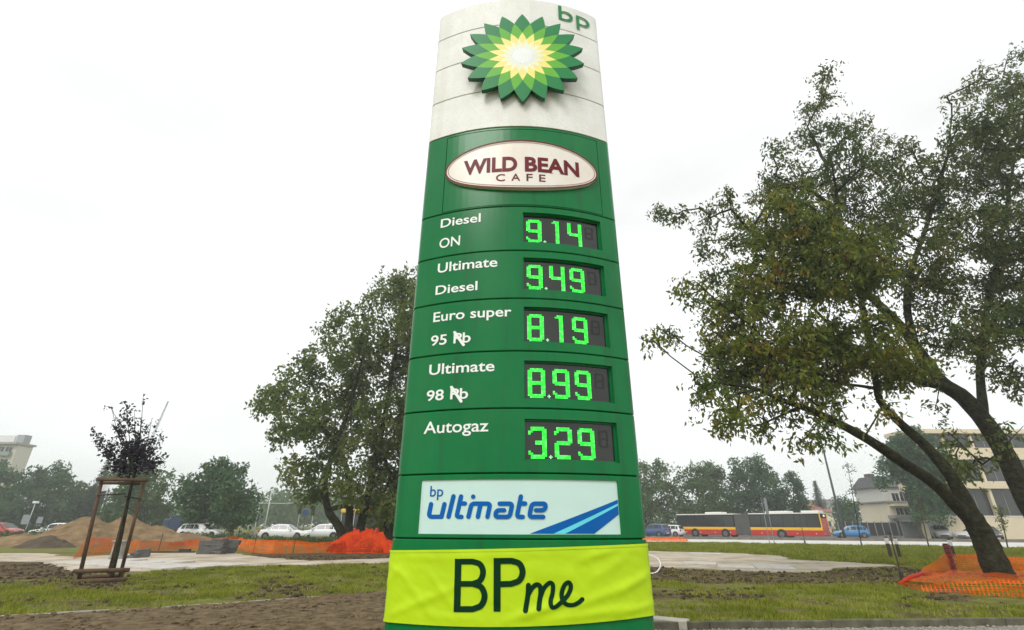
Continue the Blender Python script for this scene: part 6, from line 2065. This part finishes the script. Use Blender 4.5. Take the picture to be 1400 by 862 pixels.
# small red-roofed house
D = 118
x0, x1 = W(1108, 720, D).x, W(1142, 720, D).x
hs = thing('red_roof_house', 'low house with pinkish red roof behind the rear of the bus', 'house', (x0, D, 0))
z1r, z2r = W(1120, 700, D).z, W(1120, 686, D).z
MB().box(x0, x1, D, D + 8, 0, z1r).build('wall', M_cr, hs)
MB().prism([(x0 - .4, D - .4), (x1 + .4, D - .4), (x1 + .4, D + 8.4), (x0 - .4, D + 8.4)], z1r + .002, z2r, [(x0 + .8, D + 3.9), (x1 - .8, D + 3.9), (x1 - .8, D + 4.1), (x0 + .8, D + 4.1)]).build('roof', mat('red roof tiles', (.30, .12, .09), rough=.8, var=.2, scale=3), hs)
window_set(hs, x0 + 1.2, 1.2, 1.2, 1.3, D - .05, M_wfr, M_cglass)
window_set(hs, x0 + 3.6, 1.2, 1.2, 1.3, D - .05, M_wfr, M_cglass)
# block with flat roof behind (left of the villa)
D = 135
x0 = W(1128, 720, D).x
bk2 = thing('grey_block', 'grey flat roofed block behind the street lamp', 'building', (x0, D, 0))
MB().box(x0, x0 + 7, D, D + 8, 0, W(1128, 683, D).z).build('wall', M_grn, bk2)
for i in range(3):
    for j in range(2):
        window_set(bk2, x0 + .6 + i * 2.1, 1.6 + j * 3, 1.3, 1.4, D - .05, M_wfr, M_cglass)
# modern building on the right
D = 70
x0, x1 = W(1288, 735, D).x, W(1640, 735, D).x
mod = thing('modern_building', 'cream modern building with wide dark glazed storeys behind the leaning trees', 'building', (x0, D, 0))
M_mod = mat('pale yellow render', (.66, .56, .38), rough=.85, color2=(.72, .62, .45), scale=.3, spec=.2)
M_mgl = mat('dark facade glass', (.03, .034, .034), rough=.12, var=.3, scale=.3, spec=.6)
za = [W(1300, y, D).z for y in (708, 668, 658, 628, 616, 590)]
MB().box(x0 + .5, x1, D + .8, D + 5, 0, za[0] + .0).build('core_wall', M_grn, mod)
MB().box(x0 + .6, x1, D + .9, D + 4.9, za[0] + .002, za[5] - .3).build('glazed_storey', M_mgl, mod)
MB().box(x0, x1, D, D + 5, za[1], za[2]).build('floor_band', M_mod, mod)
MB().box(x0 + .3, x1, D + .2, D + 5, za[3], za[4] + .4).build('floor_band', M_mod, mod)
MB().box(x0 + .1, x1, D + .1, D + 5, za[5] - .25, za[5] + .35).build('roof_band', M_mod, mod)
for k in range(9):
    x = x0 + .3 + k * (x1 - x0 - .8) / 8
    MB().box(x, x + .42, D + .3, D + .72, za[0] + .003, za[1] - .003).build('column', M_mod, mod)
for k in range(9):
    x = x0 + .9 + k * (x1 - x0 - 2.0) / 8
    MB().box(x, x + (1.0 if k % 3 == 0 else .32), D + .55, D + .86, za[2] + .003, za[3] - .003).build('pier', M_mod, mod)
    MB().box(x, x + .32, D + .55, D + .86, za[4] + .403, za[5] - .253).build('pier', M_mod, mod)
npn = 16
for (z0_, z1__) in ((za[0] + .25, za[1] - .2), (za[2] + .2, za[3] - .2), (za[4] + .6, za[5] - .45)):
    for k in range(npn):
        a = x0 + .7 + k * (x1 - x0 - 1.2) / npn; b = x0 + .7 + (k + 1) * (x1 - x0 - 1.2) / npn
        f = MB().box(a + .05, b - .05, D + .84, D + .892, z0_, z1__).build('window', M_mgl, mod)
        MB().box(a - .03, a + .03, D + .80, D + .888, z0_, z1__).build('mullion', M_grn, mod)
# forecourt wall with garage opening
D = 67
x0, x1 = W(1264, 735, D).x, W(1700, 735, D).x
gw = thing('garage_wall', 'long cream forecourt wall with a dark garage opening', 'wall', (x0, D, 0))
zt_ = W(1300, 706.5, D).z; ga, gb = W(1273, 733, D).x, W(1300, 733, D).x; gt = W(1285, 713.5, D).z
MB().box(x0, ga, D, D + .4, 0, zt_).build('wall_left', M_mod, gw)
MB().box(gb, x1, D, D + .4, 0, zt_).build('wall_right', M_mod, gw)
MB().box(ga, gb, D, D + .4, gt, zt_).build('lintel', M_mod, gw)
MB().box(ga - .05, gb + .05, D + .41, D + 5, -.02, .006).build('garage_floor', M_grn, gw)
MB().box(ga - .1, gb + .1, D + 4.5, D + 4.6, 0, zt_).build('garage_back', M_grn, gw)
MB().box(x0, x1, D - .06, D + .46, zt_ + .002, zt_ + .12).build('coping', M_wfr, gw)
MB().box(ga - .1, gb + .1, D + .42, D + 4.6, gt + .02, gt + .15).build('garage_ceiling', M_grn, gw)
# apartment block at the far left
D = 130
xr = W(27, 604, D).x; zt_ = W(30, 605, D).z
apt = thing('apartment_block', 'tall pale apartment block with green balconies at the left edge', 'apartment block', (xr, D, 0))
M_ap = mat('apartment cream', (.55, .52, .45), rough=.85, var=.06, scale=.2)
M_bal = mat('greenish balcony panel', (.19, .24, .22), rough=.6, var=.1)
MB().box(xr - 40, xr, D, D + 4.3, 0, zt_ - .6).build('wall', M_ap, apt)
MB().box(xr - 40.3, xr + .4, D - 1.2, D + 4.7, zt_ - .598, zt_ - .1).build('cornice', mat('grey cornice', (.3, .29, .27), var=.05), apt)
st = 3.05
nst = int((zt_ - .6) / st)
for f in range(nst):
    z = zt_ - .6 - (f + 1) * st + .1
    for k in range(5):
        xb_ = xr - .7 - k * 6.5
        o = MB().box(xb_ - 4.6, xb_, D - 1.0, D - .02, z + .05, z + 1.05).build('balcony', M_bal, apt)
        window_set(apt, xb_ - 4.3, z + .2, 1.9, 2.2, D - .04, M_wfr, M_cglass)
        window_set(apt, xb_ - 2.2, z + .2, 1.9, 2.2, D - .04, M_wfr, M_cglass)
rs_ = MB().box(xr - 30, xr - 2.6, D + 1, D + 1.3, zt_ + .25, zt_ + 1.9).build('roof_board', M_wfr, apt)
MB().box(xr - 2.2, xr - .1, D + 1, D + 3, zt_ - .098, zt_ + 2.1).build('roof_hut', mat('roof hut grey', (.30, .32, .33), var=.1), apt)
for k in range(8):
    MB().box(xr - 29.5 + k * 3.3, xr - 29.3 + k * 3.3, D + 1.3, D + 1.5, zt_ - .098, zt_ + 1.8).build('board_prop', M_dpole, apt)

# distant crane boom above the sapling
D = 210
a, b = W(214, 585, D), W(230, 549, D)
cr = thing('crane', 'faint thin crane boom far behind the sapling', 'crane', (a.x, D, 0))
base_ = Vector((a.x - 6, D, 0))
mb = MB(); dv = (b - a).normalized(); s1 = Vector((0, 1, 0)); s2 = dv.cross(s1).normalized()
start = a - dv * 16
Lc = (b - start).length
for (p, q) in ((.5, .5), (-.5, .5), (.5, -.5), (-.5, -.5)):
    mb.tube([start + s1 * p + s2 * q, b + s1 * p * .3 + s2 * q * .3], .09, 4)
for k in range(14):
    f = k / 14; g_ = (k + 1) / 14
    w1, w2 = .5 - .35 * f, .5 - .35 * g_
    mb.tube([start + dv * Lc * f + s2 * w1, start + dv * Lc * g_ - s2 * w2], .06, 4, cap=False)
mb.build('boom', M_gsign, cr)
mb = MB(); mb.box(start.x - 1.5, start.x + 1.5, D - 2, D + 2, 0, start.z + .3); mb.build('cab', M_gsign, cr)

# ================================================================== haze over everything
HZ = MB(); HZ.box(-430, 430, -430, 430, -1.0, 40.0)
haze = HZ.build('haze', None)
haze['kind'] = 'stuff'; tag(haze, 'pale morning haze fading the far trees and houses', 'haze')
hm = bpy.data.materials.new('haze air'); hm.use_nodes = True
for n_ in list(hm.node_tree.nodes):
    hm.node_tree.nodes.remove(n_)
ho = hm.node_tree.nodes.new('ShaderNodeOutputMaterial'); hv = hm.node_tree.nodes.new('ShaderNodeVolumePrincipled')
hv.inputs['Color'].default_value = (0.90, 0.94, 0.95, 1)
hv.inputs['Density'].default_value = 0.0013
hv.inputs['Anisotropy'].default_value = 0.3
hm.node_tree.links.new(hv.outputs[0], ho.inputs['Volume'])
haze.data.materials.append(hm)
